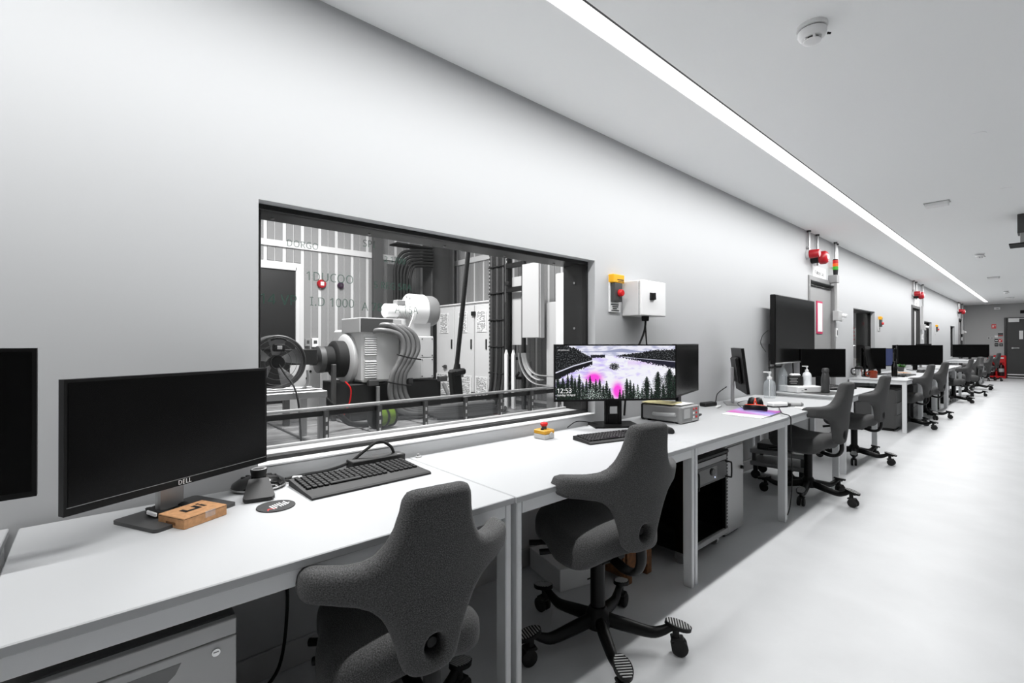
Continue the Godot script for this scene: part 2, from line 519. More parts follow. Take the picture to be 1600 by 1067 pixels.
func nets(f: Callable, lo: Vector3, hi: Vector3, c: float) -> ArrayMesh:
	var nx := int((hi.x - lo.x) / c) + 2
	var ny := int((hi.y - lo.y) / c) + 2
	var nz := int((hi.z - lo.z) / c) + 2
	var d := PackedFloat32Array()
	d.resize(nx * ny * nz)
	for i in nx:
		for j in ny:
			for k in nz:
				d[(i * ny + j) * nz + k] = f.call(lo + Vector3(i, j, k) * c)
	var at := {}
	var vs := PackedVector3Array()
	var sx := ny * nz
	var off := [0, sx, nz, sx + nz, 1, sx + 1, nz + 1, sx + nz + 1]
	var ed := [[0, 1], [2, 3], [4, 5], [6, 7], [0, 2], [1, 3], [4, 6], [5, 7], [0, 4], [1, 5], [2, 6], [3, 7]]
	for i in nx - 1:
		for j in ny - 1:
			for k in nz - 1:
				var b := (i * ny + j) * nz + k
				var first := d[b] < 0.0
				var mixed := false
				for q in 8:
					if (d[b + off[q]] < 0.0) != first:
						mixed = true
						break
				if not mixed: continue
				var s := Vector3()
				var m := 0
				for e in ed:
					var u := d[b + off[e[0]]]
					var w := d[b + off[e[1]]]
					if (u < 0.0) != (w < 0.0):
						var tt := u / (u - w)
						var p0 := Vector3(e[0] & 1, (e[0] >> 1) & 1, e[0] >> 2)
						var p1 := Vector3(e[1] & 1, (e[1] >> 1) & 1, e[1] >> 2)
						s += p0.lerp(p1, tt); m += 1
				at[b] = vs.size()
				vs.append(lo + (Vector3(i, j, k) + s / m) * c)
	var ns := PackedVector3Array()
	ns.resize(vs.size())
	var h := c * 0.6
	for i in vs.size():
		var p := vs[i]
		ns[i] = Vector3(f.call(p + Vector3(h, 0, 0)) - f.call(p - Vector3(h, 0, 0)), f.call(p + Vector3(0, h, 0)) - f.call(p - Vector3(0, h, 0)), f.call(p + Vector3(0, 0, h)) - f.call(p - Vector3(0, 0, h))).normalized()
	var ix := PackedInt32Array()
	var step := [sx, nz, 1]
	for b in at:
		for ax in 3:
			var u: int = step[(ax + 1) % 3]
			var w: int = step[(ax + 2) % 3]
			if (d[b] < 0.0) == (d[b + step[ax]] < 0.0): continue
			if not (at.has(b - u) and at.has(b - w) and at.has(b - u - w)): continue
			var q := [at[b], at[b - u], at[b - u - w], at[b - w]]
			for tr in [[0, 1, 2], [0, 2, 3]]:
				var A: int = q[tr[0]]
				var B: int = q[tr[1]]
				var C: int = q[tr[2]]
				if (vs[B] - vs[A]).cross(vs[C] - vs[A]).dot(ns[A] + ns[B] + ns[C]) > 0.0: ix.append_array([A, C, B])
				else: ix.append_array([A, B, C])
	var a := []
	a.resize(Mesh.ARRAY_MAX)
	a[Mesh.ARRAY_VERTEX] = vs; a[Mesh.ARRAY_NORMAL] = ns; a[Mesh.ARRAY_INDEX] = ix
	var mm := ArrayMesh.new()
	mm.add_surface_from_arrays(Mesh.PRIMITIVE_TRIANGLES, a)
	return mm

# ------------------------------------------------------------------ saddle chair (faces -x, stands on its castors)
var shell_map := PackedFloat32Array()
const SN := 0.005

# signed distance to the developed outline of the backrest (half of it, z >= 0), kept in a table
func shell_table() -> void:
	var half := [Vector2(0.0, 0.905), Vector2(0.062, 0.903), Vector2(0.080, 0.896), Vector2(0.089, 0.878), Vector2(0.095, 0.84), Vector2(0.104, 0.805), Vector2(0.119, 0.772), Vector2(0.139, 0.745), Vector2(0.166, 0.729), Vector2(0.20, 0.722), Vector2(0.272, 0.718), Vector2(0.289, 0.708), Vector2(0.295, 0.68), Vector2(0.290, 0.650), Vector2(0.275, 0.638), Vector2(0.23, 0.635), Vector2(0.185, 0.630), Vector2(0.152, 0.617), Vector2(0.126, 0.594), Vector2(0.108, 0.562), Vector2(0.096, 0.53), Vector2(0.086, 0.50), Vector2(0.079, 0.47), Vector2(0.070, 0.445), Vector2(0.05, 0.427), Vector2(0.0, 0.420)]
	var poly := PackedVector2Array(half)
	for i in range(half.size() - 2, 0, -1): poly.append(Vector2(-half[i].x, half[i].y))
	shell_map.resize(72 * 120)
	for i in 72:
		for j in 120:
			var q := Vector2(i * SN, 0.37 + j * SN)
			var d := 9.0
			for k in poly.size():
				d = minf(d, q.distance_to(Geometry2D.get_closest_point_to_segment(q, poly[k], poly[(k + 1) % poly.size()])))
			shell_map[i * 120 + j] = -d if Geometry2D.is_point_in_polygon(q, poly) else d

func shell_field(p: Vector3) -> float:
	var z := absf(p.z)
	var u := clampf(z / SN, 0.0, 70.9)
	var w := clampf((p.y - 0.37) / SN, 0.0, 118.9)
	var i := int(u)
	var j := int(w)
	var b := i * 120 + j
	var d2 := lerpf(lerpf(shell_map[b], shell_map[b + 120], u - i), lerpf(shell_map[b + 1], shell_map[b + 121], u - i), w - j)
	# middle surface: leans back above, tucks in below, the wings sweep forward
	var x0 := 0.240 + 0.16 * maxf(p.y - 0.64, 0.0) - 0.10 * maxf(0.60 - p.y, 0.0) - 1.70 * z * z
	var th := 0.031 + 0.006 * smoothstep(0.10, 0.22, z)
	var r := 0.026
	var dx := absf(p.x - x0) / sqrt(1.0 + 9.6 * z * z) - th + r
	d2 += r
	var d := Vector2(maxf(d2, 0.0), maxf(dx, 0.0)).length() + minf(maxf(d2, dx), 0.0) - r
	var hole := Vector2((p.y - 0.500) * 0.85, p.z).length() - 0.027
	return -smin(-d, hole, 0.016)

func seat_field(p: Vector3) -> float:
	var z := absf(p.z)
	var front := smoothstep(0.02, -0.16, p.x)
	var hz := 0.225 - 0.045 * front
	var r2 := 0.085
	var d2 := Vector2(maxf(absf(p.x + 0.045) - 0.205 + r2, 0.0), maxf(z - hz + r2, 0.0)).length() + minf(maxf(absf(p.x + 0.045) - 0.205 + r2, z - hz + r2), 0.0) - r2
	# saddle: a ridge towards the front, sides dropping away, a lip at the rear
	var y0 := 0.418 + 0.045 * front * exp(-pow(z / 0.11, 2.0)) - 0.50 * z * z + 0.10 * maxf(p.x - 0.05, 0.0)
	var r := 0.048
	var dy := absf(p.y - y0) - 0.062 + r
	d2 += r
	return Vector2(maxf(d2, 0.0), maxf(dy, 0.0)).length() + minf(maxf(d2, dy), 0.0) - r

func make_chair() -> Node3D:
	var o := thing("saddle_chair", "", "chair", Vector3(), 0.0, "grey saddle chairs at the desks")
	shell_table()
	inst("backrest", nets(shell_field, Vector3(0.02, 0.40, -0.32), Vector3(0.36, 0.93, 0.32), 0.009), M.fabric, o)
	inst("seat", nets(seat_field, Vector3(-0.29, 0.30, -0.26), Vector3(0.20, 0.56, 0.26), 0.011), M.fabric, o)
	part("column", mb().lathe([Vector2(0, 0.36), Vector2(0.03, 0.36), Vector2(0.03, 0.12), Vector2(0, 0.12)], Transform3D(), 20), M.black, o)
	var hub := mb().lathe([Vector2(0, 0.075), Vector2(0.05, 0.075), Vector2(0.055, 0.10), Vector2(0.045, 0.135), Vector2(0.032, 0.155), Vector2(0, 0.155)], Transform3D(), 20)
	part("hub", hub, M.black, o)
	var mech := mb().box(Vector3(-0.02, 0.352, 0), Vector3(0.24, 0.05, 0.13), 0.012)
	part("mechanism", mech, M.black, o)
	part("lever", mb().cyl(Vector3(-0.10, 0.352, 0.05), Vector3(-0.22, 0.335, 0.19), 0.009, 0.012, 10), M.black, o)
	part("lever", mb().cyl(Vector3(-0.03, 0.352, 0.05), Vector3(-0.13, 0.33, 0.20), 0.009, 0.012, 10), M.black, o)
	# bowed bracket from under the seat up to the foot of the backrest
	var bw := smooth([Vector3(0.05, 0.352, 0), Vector3(0.11, 0.335, 0), Vector3(0.165, 0.325, 0), Vector3(0.212, 0.34, 0), Vector3(0.236, 0.385, 0), Vector3(0.232, 0.46, 0)], 5)
	part("back_bracket", mb().tube(bw, 0.016, 12, Vector2(0.85, 1.5)), M.black, o)
	part("back_bracket", mb().tube(smooth([Vector3(0.200, 0.45, 0), Vector3(0.196, 0.52, 0), Vector3(0.203, 0.60, 0), Vector3(0.210, 0.68, 0)], 4), 0.016, 10, Vector2(0.7, 2.6)), M.black, o)
	part("hinge_knob", mb().cyl(Vector3(0.20, 0.500, 0), Vector3(0.236, 0.500, 0), 0.018, 0.016, 14, 0.003), M.black, o)
	var leg := mb().tube(smooth([Vector3(0.03, 0.105, 0), Vector3(0.12, 0.088, 0), Vector3(0.21, 0.074, 0), Vector3(0.255, 0.086, 0), Vector3(0.295, 0.108, 0), Vector3(0.335, 0.10, 0)], 4), [0.032, 0.031, 0.03, 0.03, 0.029, 0.028, 0.027, 0.026, 0.025, 0.024, 0.023, 0.022, 0.021, 0.020, 0.019, 0.019, 0.019, 0.018, 0.017, 0.016, 0.014], 10, Vector2(0.9, 0.8)).mesh()
	var ov := PackedVector2Array()
	for k in 20: ov.append(Vector2(cos(TAU * k / 20) * 0.052, sin(TAU * k / 20) * 0.033))
	var tilt := Basis(Vector3(0, 0, 1), -0.22) * Basis(Vector3(1, 0, 0), -PI / 2)
	var pad := mb().prism(ov, 0.014, Transform3D(tilt, Vector3(0.312, 0.107, 0)), true).mesh()
	var tr := mb()
	for k in 9:
		var u := -0.042 + k * 0.0105
		var hw := 0.031 * sqrt(1.0 - pow(u / 0.052, 2.0))
		tr.box(Vector3(0.312, 0.107, 0) + Basis(Vector3(0, 0, 1), -0.22) * Vector3(u, 0.0155, 0), Vector3(0.0048, 0.003, hw * 1.8), 0.001, Basis(Vector3(0, 0, 1), -0.22))
	var tread := tr.mesh()
	var cs := mb()
	for sg in [-1.0, 1.0]:
		cs.lathe([Vector2(0, 0.005), Vector2(0.026, 0.005), Vector2(0.032, 0.009), Vector2(0.032, 0.021), Vector2(0.026, 0.026), Vector2(0.012, 0.027), Vector2(0, 0.024)], Transform3D(Basis(Vector3(1, 0, 0), PI / 2 * sg), Vector3(0.318, 0.0322, 0)), 18)
	cs.cyl(Vector3(0.305, 0.06, 0), Vector3(0.305, 0.104, 0), 0.013, 0.013, 12)
	cs.box(Vector3(0.31, 0.062, 0), Vector3(0.05, 0.012, 0.046), 0.004)
	var castor := cs.mesh()
	for k in 5:
		var l := inst("leg", leg, M.black, o)
		l.rotation_degrees.y = 36.0 + 72.0 * k
		inst("foot_pad", pad, M.black, l)
		inst("tread", tread, M.lgrey, l)
		inst("castor", castor, M.rubber, l)
	return o

# ------------------------------------------------------------------ screens
# faces +z; at is the point on the desk below the middle of the panel
func monitor(label: String, at: Vector3, turn: float, w: float, h: float, y0: float, foot := "plate", face: Material = null, logo := "", curve := 0.0, tilt := 0.0, called := "monitor") -> Node3D:
	var o := thing(called, label, "monitor", at, turn, "desk monitors")
	var tb := Transform3D(Basis(Vector3(1, 0, 0), tilt), Vector3(0, y0 + h / 2, 0))
	var seg := 14 if curve > 0.0 else 1
	var hs := mb()
	var fc := mb()
	var bz := 0.008
	var ch := 0.02 if logo else 0.013
	for i in seg:
		var u0 := -0.5 + float(i) / seg
		var u1 := -0.5 + float(i + 1) / seg
		var zf := func(u: float) -> float: return curve * 4.0 * u * u
		var P := func(u: float, y: float, z: float) -> Vector3: return tb * Vector3(u * w, y, zf.call(u) + z)
		var nn := (tb.basis * Vector3(-(zf.call(u1) - zf.call(u0)), 0, (u1 - u0) * w)).normalized()
		hs.quad(P.call(u0, -h / 2, 0.0), P.call(u1, -h / 2, 0.0), P.call(u1, h / 2, 0.0), P.call(u0, h / 2, 0.0), nn)
		hs.quad(P.call(u0, -h / 2, -0.022), P.call(u1, -h / 2, -0.022), P.call(u1, h / 2, -0.022), P.call(u0, h / 2, -0.022), -nn)
		hs.quad(P.call(u0, h / 2, 0.0), P.call(u1, h / 2, 0.0), P.call(u1, h / 2, -0.022), P.call(u0, h / 2, -0.022), tb.basis.y)
		hs.quad(P.call(u0, -h / 2, 0.0), P.call(u1, -h / 2, 0.0), P.call(u1, -h / 2, -0.022), P.call(u0, -h / 2, -0.022), -tb.basis.y)
		var v0 := clampf(u0, -0.5 + bz / w, 0.5)
		var v1 := clampf(u1, -0.5, 0.5 - bz / w)
		var a: Vector3 = P.call(v0, -h / 2 + ch, 0.0012)
		var b: Vector3 = P.call(v1, -h / 2 + ch, 0.0012)
		var c: Vector3 = P.call(v1, h / 2 - bz, 0.0012)
		var d: Vector3 = P.call(v0, h / 2 - bz, 0.0012)
		var s0 := (v0 * w + w / 2 - bz) / (w - 2 * bz)
		var s1 := (v1 * w + w / 2 - bz) / (w - 2 * bz)
		fc.tri(a, b, c, nn, nn, nn, Vector2(s0, 1), Vector2(s1, 1), Vector2(s1, 0))
		fc.tri(a, c, d, nn, nn, nn, Vector2(s0, 1), Vector2(s1, 0), Vector2(s0, 0))
	for e in [-0.5, 0.5]:
		var z: float = curve
		hs.quad(tb * Vector3(e * w, -h / 2, z), tb * Vector3(e * w, -h / 2, z - 0.022), tb * Vector3(e * w, h / 2, z - 0.022), tb * Vector3(e * w, h / 2, z), tb.basis * Vector3(signf(e), 0, 0))
	hs.box(tb * Vector3(0, 0, -0.037), Vector3(w * 0.55, h * 0.6, 0.034), 0.012, tb.basis)
	part("housing", hs, M.black, o)
	part("screen", fc, face if face else M.screen, o)
	if logo:
		words("logo", logo, 0.013, tb * Vector3(0, -h / 2 + ch * 0.5, 0.002), tb.basis, M.white, o, 0.0006)
		part("screen_line", mb().box(tb * Vector3(0, -h / 2 + ch, 0.0012), Vector3(w - 0.01, 0.0014, 0.001), 0.0, tb.basis), M.grey, o)
	if foot == "plate" or foot == "silver":
		var fm: Material = M.alu if foot == "silver" else M.black
		var top := y0 + h * 0.55
		part("stand_neck", mb().box(Vector3(0, top / 2 + 0.006, -0.066), Vector3(0.075 if foot == "plate" else 0.06, top - 0.012, 0.022), 0.005), M.alu if logo else fm, o)
		part("stand_base", mb().prism(rr(0.24, 0.19, 0.012), 0.01, Transform3D(Basis(Vector3(1, 0, 0), -PI / 2), Vector3(0, 0.0, -0.03)), true), M.dgrey if logo else fm, o)
	elif foot == "ring":                                   # broad column with a cable hole through it
		var c := rr(0.105, y0 + 0.10, 0.006)
		part("stand_neck", mb().box(Vector3(-0.042, (y0 + 0.1) / 2, -0.05), Vector3(0.025, y0 + 0.1, 0.02), 0.004).box(Vector3(0.042, (y0 + 0.1) / 2, -0.05), Vector3(0.025, y0 + 0.1, 0.02), 0.004).box(Vector3(0, 0.035, -0.05), Vector3(0.06, 0.07, 0.02), 0.003).box(Vector3(0, y0 + 0.03, -0.05), Vector3(0.06, 0.14, 0.02), 0.003), M.black, o)
		part("stand_base", mb().prism(rr(0.29, 0.20, 0.006), 0.01, Transform3D(Basis(Vector3(1, 0, 0), -PI / 2), Vector3(0, 0.0, -0.04)), true), M.black, o)
	return o

func lake_screen() -> StandardMaterial3D:
	var W := 768
	var H := 344
	var im := Image.create(W, H, false, Image.FORMAT_RGB8)
	var nz := FastNoiseLite.new()
	nz.seed = 7; nz.frequency = 0.011; nz.fractal_octaves = 3
	var fine := FastNoiseLite.new()
	fine.seed = 9; fine.frequency = 0.085; fine.fractal_octaves = 3
	var line := func(u: float, ks: Array) -> float:
		for i in ks.size() - 1:
			if u <= ks[i + 1][0]: return lerpf(ks[i][1], ks[i + 1][1], (u - ks[i][0]) / (ks[i + 1][0] - ks[i][0]))
		return ks[-1][1]
	var ltop := [[0.0, -0.05], [0.09, 0.0], [0.17, 0.05], [0.236, 0.15], [0.30, 0.215], [0.304, 0.28], [0.305, 9.0], [1.0, 9.0]]
	var lbot := [[0.0, 0.50], [0.065, 0.446], [0.146, 0.375], [0.304, 0.277], [0.305, -9.0], [1.0, -9.0]]
	var rtop := [[0.0, 9.0], [0.503, 9.0], [0.504, 0.19], [0.577, 0.16], [0.69, 0.134], [0.805, 0.09], [1.0, 0.068]]
	var rbot := [[0.0, -9.0], [0.503, -9.0], [0.504, 0.195], [0.65, 0.232], [0.79, 0.26], [1.0, 0.304]]
	for y in H:
		var v := float(y) / H
		for x in W:
			var u := float(x) / W
			var a := nz.get_noise_2d(x, y * 2.6)
			var f := fine.get_noise_2d(x, y)
			var c := Color(0.97, 0.97, 1.0).lerp(Color(0.80, 0.74, 0.98), clampf(0.35 - (u - 0.32) * 1.1 + a * 1.1 - absf(v - 0.42) * 0.8, 0.0, 1.0))
			if u > 0.6: c = c.lerp(Color(0.90, 0.80, 0.98), clampf(exp(-pow((v - 0.32) / 0.05, 2)) * 0.7, 0, 1))
			if v < 0.19:
				c = Color(0.93, 0.93, 0.98).lerp(Color(0.72, 0.73, 0.84), clampf(0.2 + a * 1.6, 0, 1))
				if v > 0.105 - 0.05 * exp(-pow((u - 0.55) / 0.1, 2)) and v < 0.12: c = Color(0.62, 0.64, 0.76)
			var pk := exp(-(pow((u - 0.317) / 0.055, 2) + pow((v - 0.60) / 0.08, 2))) * 1.5
			pk += exp(-(pow((u - 0.515) / 0.035, 2) + pow((v - 0.85) / 0.12, 2))) * 1.7
			c = c.lerp(Color(1.0, 0.30, 0.88), clampf(pk, 0, 1))
			var dk := Color(0.045, 0.05, 0.055).lerp(Color(0.36, 0.37, 0.38), clampf(f * 1.9 + 0.12, 0, 1))
			if v > 0.165 + 0.02 * absf(f) and v < 0.225 + f * 0.02 and u > 0.29 and u < 0.41: c = Color(0.13, 0.14, 0.17)
			var lb: float = line.call(u, lbot)
			if v > line.call(u, ltop) + f * 0.03 and v < lb: c = dk
			if v > lb and lb > 0 and v < lb + 0.11 * (1.0 - u * 1.9) + 0.03 + f * 0.04: c = Color(0.08, 0.08, 0.10)
			if lb > 0 and absf(v - lb) < 0.011: c = Color(0.86, 0.86, 0.92)
			var rb: float = line.call(u, rbot)
			if v > line.call(u, rtop) + f * 0.03 and v < rb: c = dk
			if rb > 0 and v >= rb and v < rb + 0.14 * (u - 0.52) * 2.0 + f * 0.05: c = Color(0.12, 0.12, 0.18)
			if rb > 0 and absf(v - rb) < 0.006 and u > 0.56: c = Color(0.75, 0.75, 0.82)
			if pow((u - 0.488) / 0.046, 2) + pow((v - 0.393) / 0.072, 2) < 0.8 + f * 0.9: c = Color(0.08, 0.08, 0.09).lerp(Color(0.75, 0.75, 0.78), clampf(f * 2.4, 0, 1))
			im.set_pixel(x, y, c)
	# firs along the lower edge: middle, tip, half width, how pale
	var trees := [[0.02, 0.58, 0.03, 0.0], [0.06, 0.60, 0.03, 0.1], [0.10, 0.56, 0.025, 0.0], [0.133, 0.535, 0.022, 0.0], [0.16, 0.60, 0.02, 0.0], [0.195, 0.535, 0.02, 0.0], [0.225, 0.68, 0.02, 0.2], [0.255, 0.62, 0.016, 0.0], [0.285, 0.56, 0.017, 0.0], [0.31, 0.70, 0.02, 0.1], [0.333, 0.625, 0.018, 0.0], [0.366, 0.62, 0.018, 0.0], [0.395, 0.74, 0.02, 0.1], [0.423, 0.66, 0.02, 0.0], [0.45, 0.80, 0.02, 0.0], [0.475, 0.93, 0.02, 0.0], [0.535, 0.82, 0.014, 0.0], [0.56, 0.84, 0.014, 0.0], [0.593, 0.62, 0.022, 0.1], [0.622, 0.65, 0.018, 0.1], [0.65, 0.71, 0.018, 0.0], [0.685, 0.73, 0.02, 0.7], [0.72, 0.80, 0.02, 0.4], [0.76, 0.585, 0.034, 0.1], [0.80, 0.80, 0.02, 0.3], [0.854, 0.49, 0.036, 0.05], [0.90, 0.72, 0.02, 0.1], [0.951, 0.44, 0.052, 0.05], [0.995, 0.56, 0.03, 0.0], [0.24, 0.80, 0.03, 0.35], [0.30, 0.76, 0.035, 0.85], [0.36, 0.80, 0.035, 0.7], [0.41, 0.86, 0.03, 0.35], [0.63, 0.85, 0.03, 0.3], [0.70, 0.90, 0.03, 0.5], [0.83, 0.88, 0.04, 0.3], [0.91, 0.90, 0.04, 0.1], [0.08, 0.80, 0.05, 0.0], [0.16, 0.82, 0.04, 0.15]]
	for t in trees:
		var x0: float = t[0] * W
		var y0 := int(t[1] * H)
		for y in range(y0, H):
			var dep := float(y - y0) / H
			var hw: float = t[2] * 1.35 * W * minf(1.0, 0.12 + dep * 5.5) * (0.72 + 0.28 * sin((y - y0) * 0.62 + t[0] * 40.0))
			for x in range(maxi(0, int(x0 - hw)), mini(W, int(x0 + hw) + 1)):
				var f := fine.get_noise_2d(x * 1.2 + t[0] * 900.0, y * 1.2)
				var c := Color(0.025, 0.03, 0.03).lerp(Color(0.20, 0.30, 0.24), clampf(f * 2.0 + 0.1, 0, 1))
				if t[3] > 0.3 and f > 0.08: c = c.lerp(Color(0.88, 0.93, 0.91), clampf(t[3] * (f - 0.02) * 4.0, 0, 1))
				if absf(x - x0) > hw * 0.55 and f < -0.22: continue
				im.set_pixel(x, y, c)
	var tex := ImageTexture.create_from_image(im)
	var m := mat(g(0.02), 0.25)
	m.emission_enabled = true
	m.emission = Color(1, 1, 1); m.emission_operator = BaseMaterial3D.EMISSION_OP_MULTIPLY
	m.emission_texture = tex; m.emission_energy_multiplier = 0.95
	return m

# ------------------------------------------------------------------ small things on the desks
func keyboard(label: String, at: Vector3, turn: float, w: float, d: float, single_keys: bool, rest: float) -> void:
	# x along the keys, +z towards the typist
	var o := thing("keyboard", label, "keyboard", at, turn)
	var prof := PackedVector2Array([Vector2(-d / 2, 0), Vector2(d / 2, 0), Vector2(d / 2, 0.007), Vector2(d / 2 - 0.008, 0.011), Vector2(d / 2 - rest, 0.013), Vector2(-d / 2 + 0.004, 0.022), Vector2(-d / 2, 0.018)])
	part("case", mb().prism(prof, w, Transform3D(Basis(Vector3(0, 0, 1), Vector3(0, 1, 0), Vector3(-1, 0, 0)), Vector3(w / 2, 0, 0))), M.soft, o)
	var kd := d - rest - 0.018
	var rows := 6
	var cols := 21
	var pz := kd / rows
	var pxx := (w - 0.03) / cols
	var slope := atan2(0.009, d - rest)
	var bs := Basis(Vector3(1, 0, 0), slope)
	var all := mb()
	var km := mb().box(Vector3(), Vector3(pxx * 0.86, 0.007, pz * 0.84), 0.0022).mesh()
	var sp := mb().box(Vector3(), Vector3(pxx * 5.8, 0.007, pz * 0.84), 0.0022).mesh()
	for r in rows:
		var k := 0
		while k < cols:
			if (k == 15 or k == 18) and false: continue
			var n := 6 if r == 5 and k == 4 else 1
			var u := -w / 2 + 0.015 + pxx * (k + n * 0.5) + (0.006 if k > 14 else -0.003)
			var zz := -d / 2 + 0.012 + pz * (r + 0.5)
			var yy := 0.0215 - (zz + d / 2) * tan(slope) + 0.004
			if single_keys:
				var q := inst("key", sp if n > 1 else km, M.black, o)
				q.transform = Transform3D(bs, Vector3(u, yy, zz))
			else:
				all.box(Vector3(u, yy, zz), Vector3(pxx * (0.86 if n == 1 else 5.8), 0.007, pz * 0.84), 0.002, bs)
			k += n
	if not single_keys: part("keys", all, M.black, o).set_meta("kind", "stuff")

func cable(called: String, pts: Array, r: float, label: String, m: Material = null, per := 6) -> void:
	solo(called, mb().tube(smooth(pts, per), r, 8), m if m else M.rubber, label, "cable")

func pump_bottle(label: String, at: Vector3, s: float, body: Material) -> void:
	var o := thing("pump_bottle", label, "bottle", at)
	part("bottle_body", mb().lathe([Vector2(0, 0), Vector2(0.038, 0), Vector2(0.04, 0.005), Vector2(0.04, 0.095), Vector2(0.034, 0.12), Vector2(0.016, 0.135), Vector2(0.014, 0.142), Vector2(0, 0.142)].map(func(p): return p * s), Transform3D(), 20), body, o)
	part("pump", mb().lathe([Vector2(0.017, 0.138), Vector2(0.017, 0.155), Vector2(0.006, 0.158), Vector2(0.006, 0.18), Vector2(0.012, 0.182), Vector2(0.012, 0.195), Vector2(0, 0.196)].map(func(p): return p * s), Transform3D(), 14).box(Vector3(-0.02, 0.19, 0) * s, Vector3(0.045, 0.009, 0.012) * s, 0.002), M.white, o)
	part("dip_tube", mb().cyl(Vector3(0, 0.006, 0) * s, Vector3(0, 0.14, 0) * s, 0.004 * s), M.white, o)

func coaster_tex() -> ImageTexture:
	var im := Image.create(256, 256, false, Image.FORMAT_RGB8)
	im.fill(Color(0.04, 0.04, 0.045))
	var wh := Color(0.93, 0.93, 0.93)
	for k in 7:                                            # white slanted bars and strokes
		for y in range(96, 176):
			var sh := int((176 - y) * 0.35)
			if k == 2 and y > 150 or k == 5 and y < 118: continue
			im.fill_rect(Rect2i(88 + k * 20 + sh - 20, y, 11, 1), wh)
	im.fill_rect(Rect2i(96, 128, 120, 6), Color(0.04, 0.04, 0.045))
	im.fill_rect(Rect2i(196, 150, 30, 8), wh)
	for x in range(24, 92):                                # red swoosh
		var y := 150 + int(14.0 * sin(x * 0.09))
		im.fill_rect(Rect2i(x, y, 1, 16 - int(absf(x - 58) * 0.2)), Color(0.85, 0.08, 0.07))
	return ImageTexture.create_from_image(im)

func rng_paper_tex(sd: int, dense: float) -> ImageTexture:
	var im := Image.create(96, 128, false, Image.FORMAT_RGB8)
	im.fill(g(0.9))
	var r := RandomNumberGenerator.new()
	r.seed = sd
	var y := 6
	while y < 122:
		var x := 8
		while x < 86:
			var l := r.randi_range(4, 16)
			if r.randf() < dense: im.fill_rect(Rect2i(x, y, mini(l, 88 - x), 3), g(0.12))
			x += l + 3
		y += 6
	return ImageTexture.create_from_image(im)

# ------------------------------------------------------------------ things on and under the near desks
const DY := 0.72

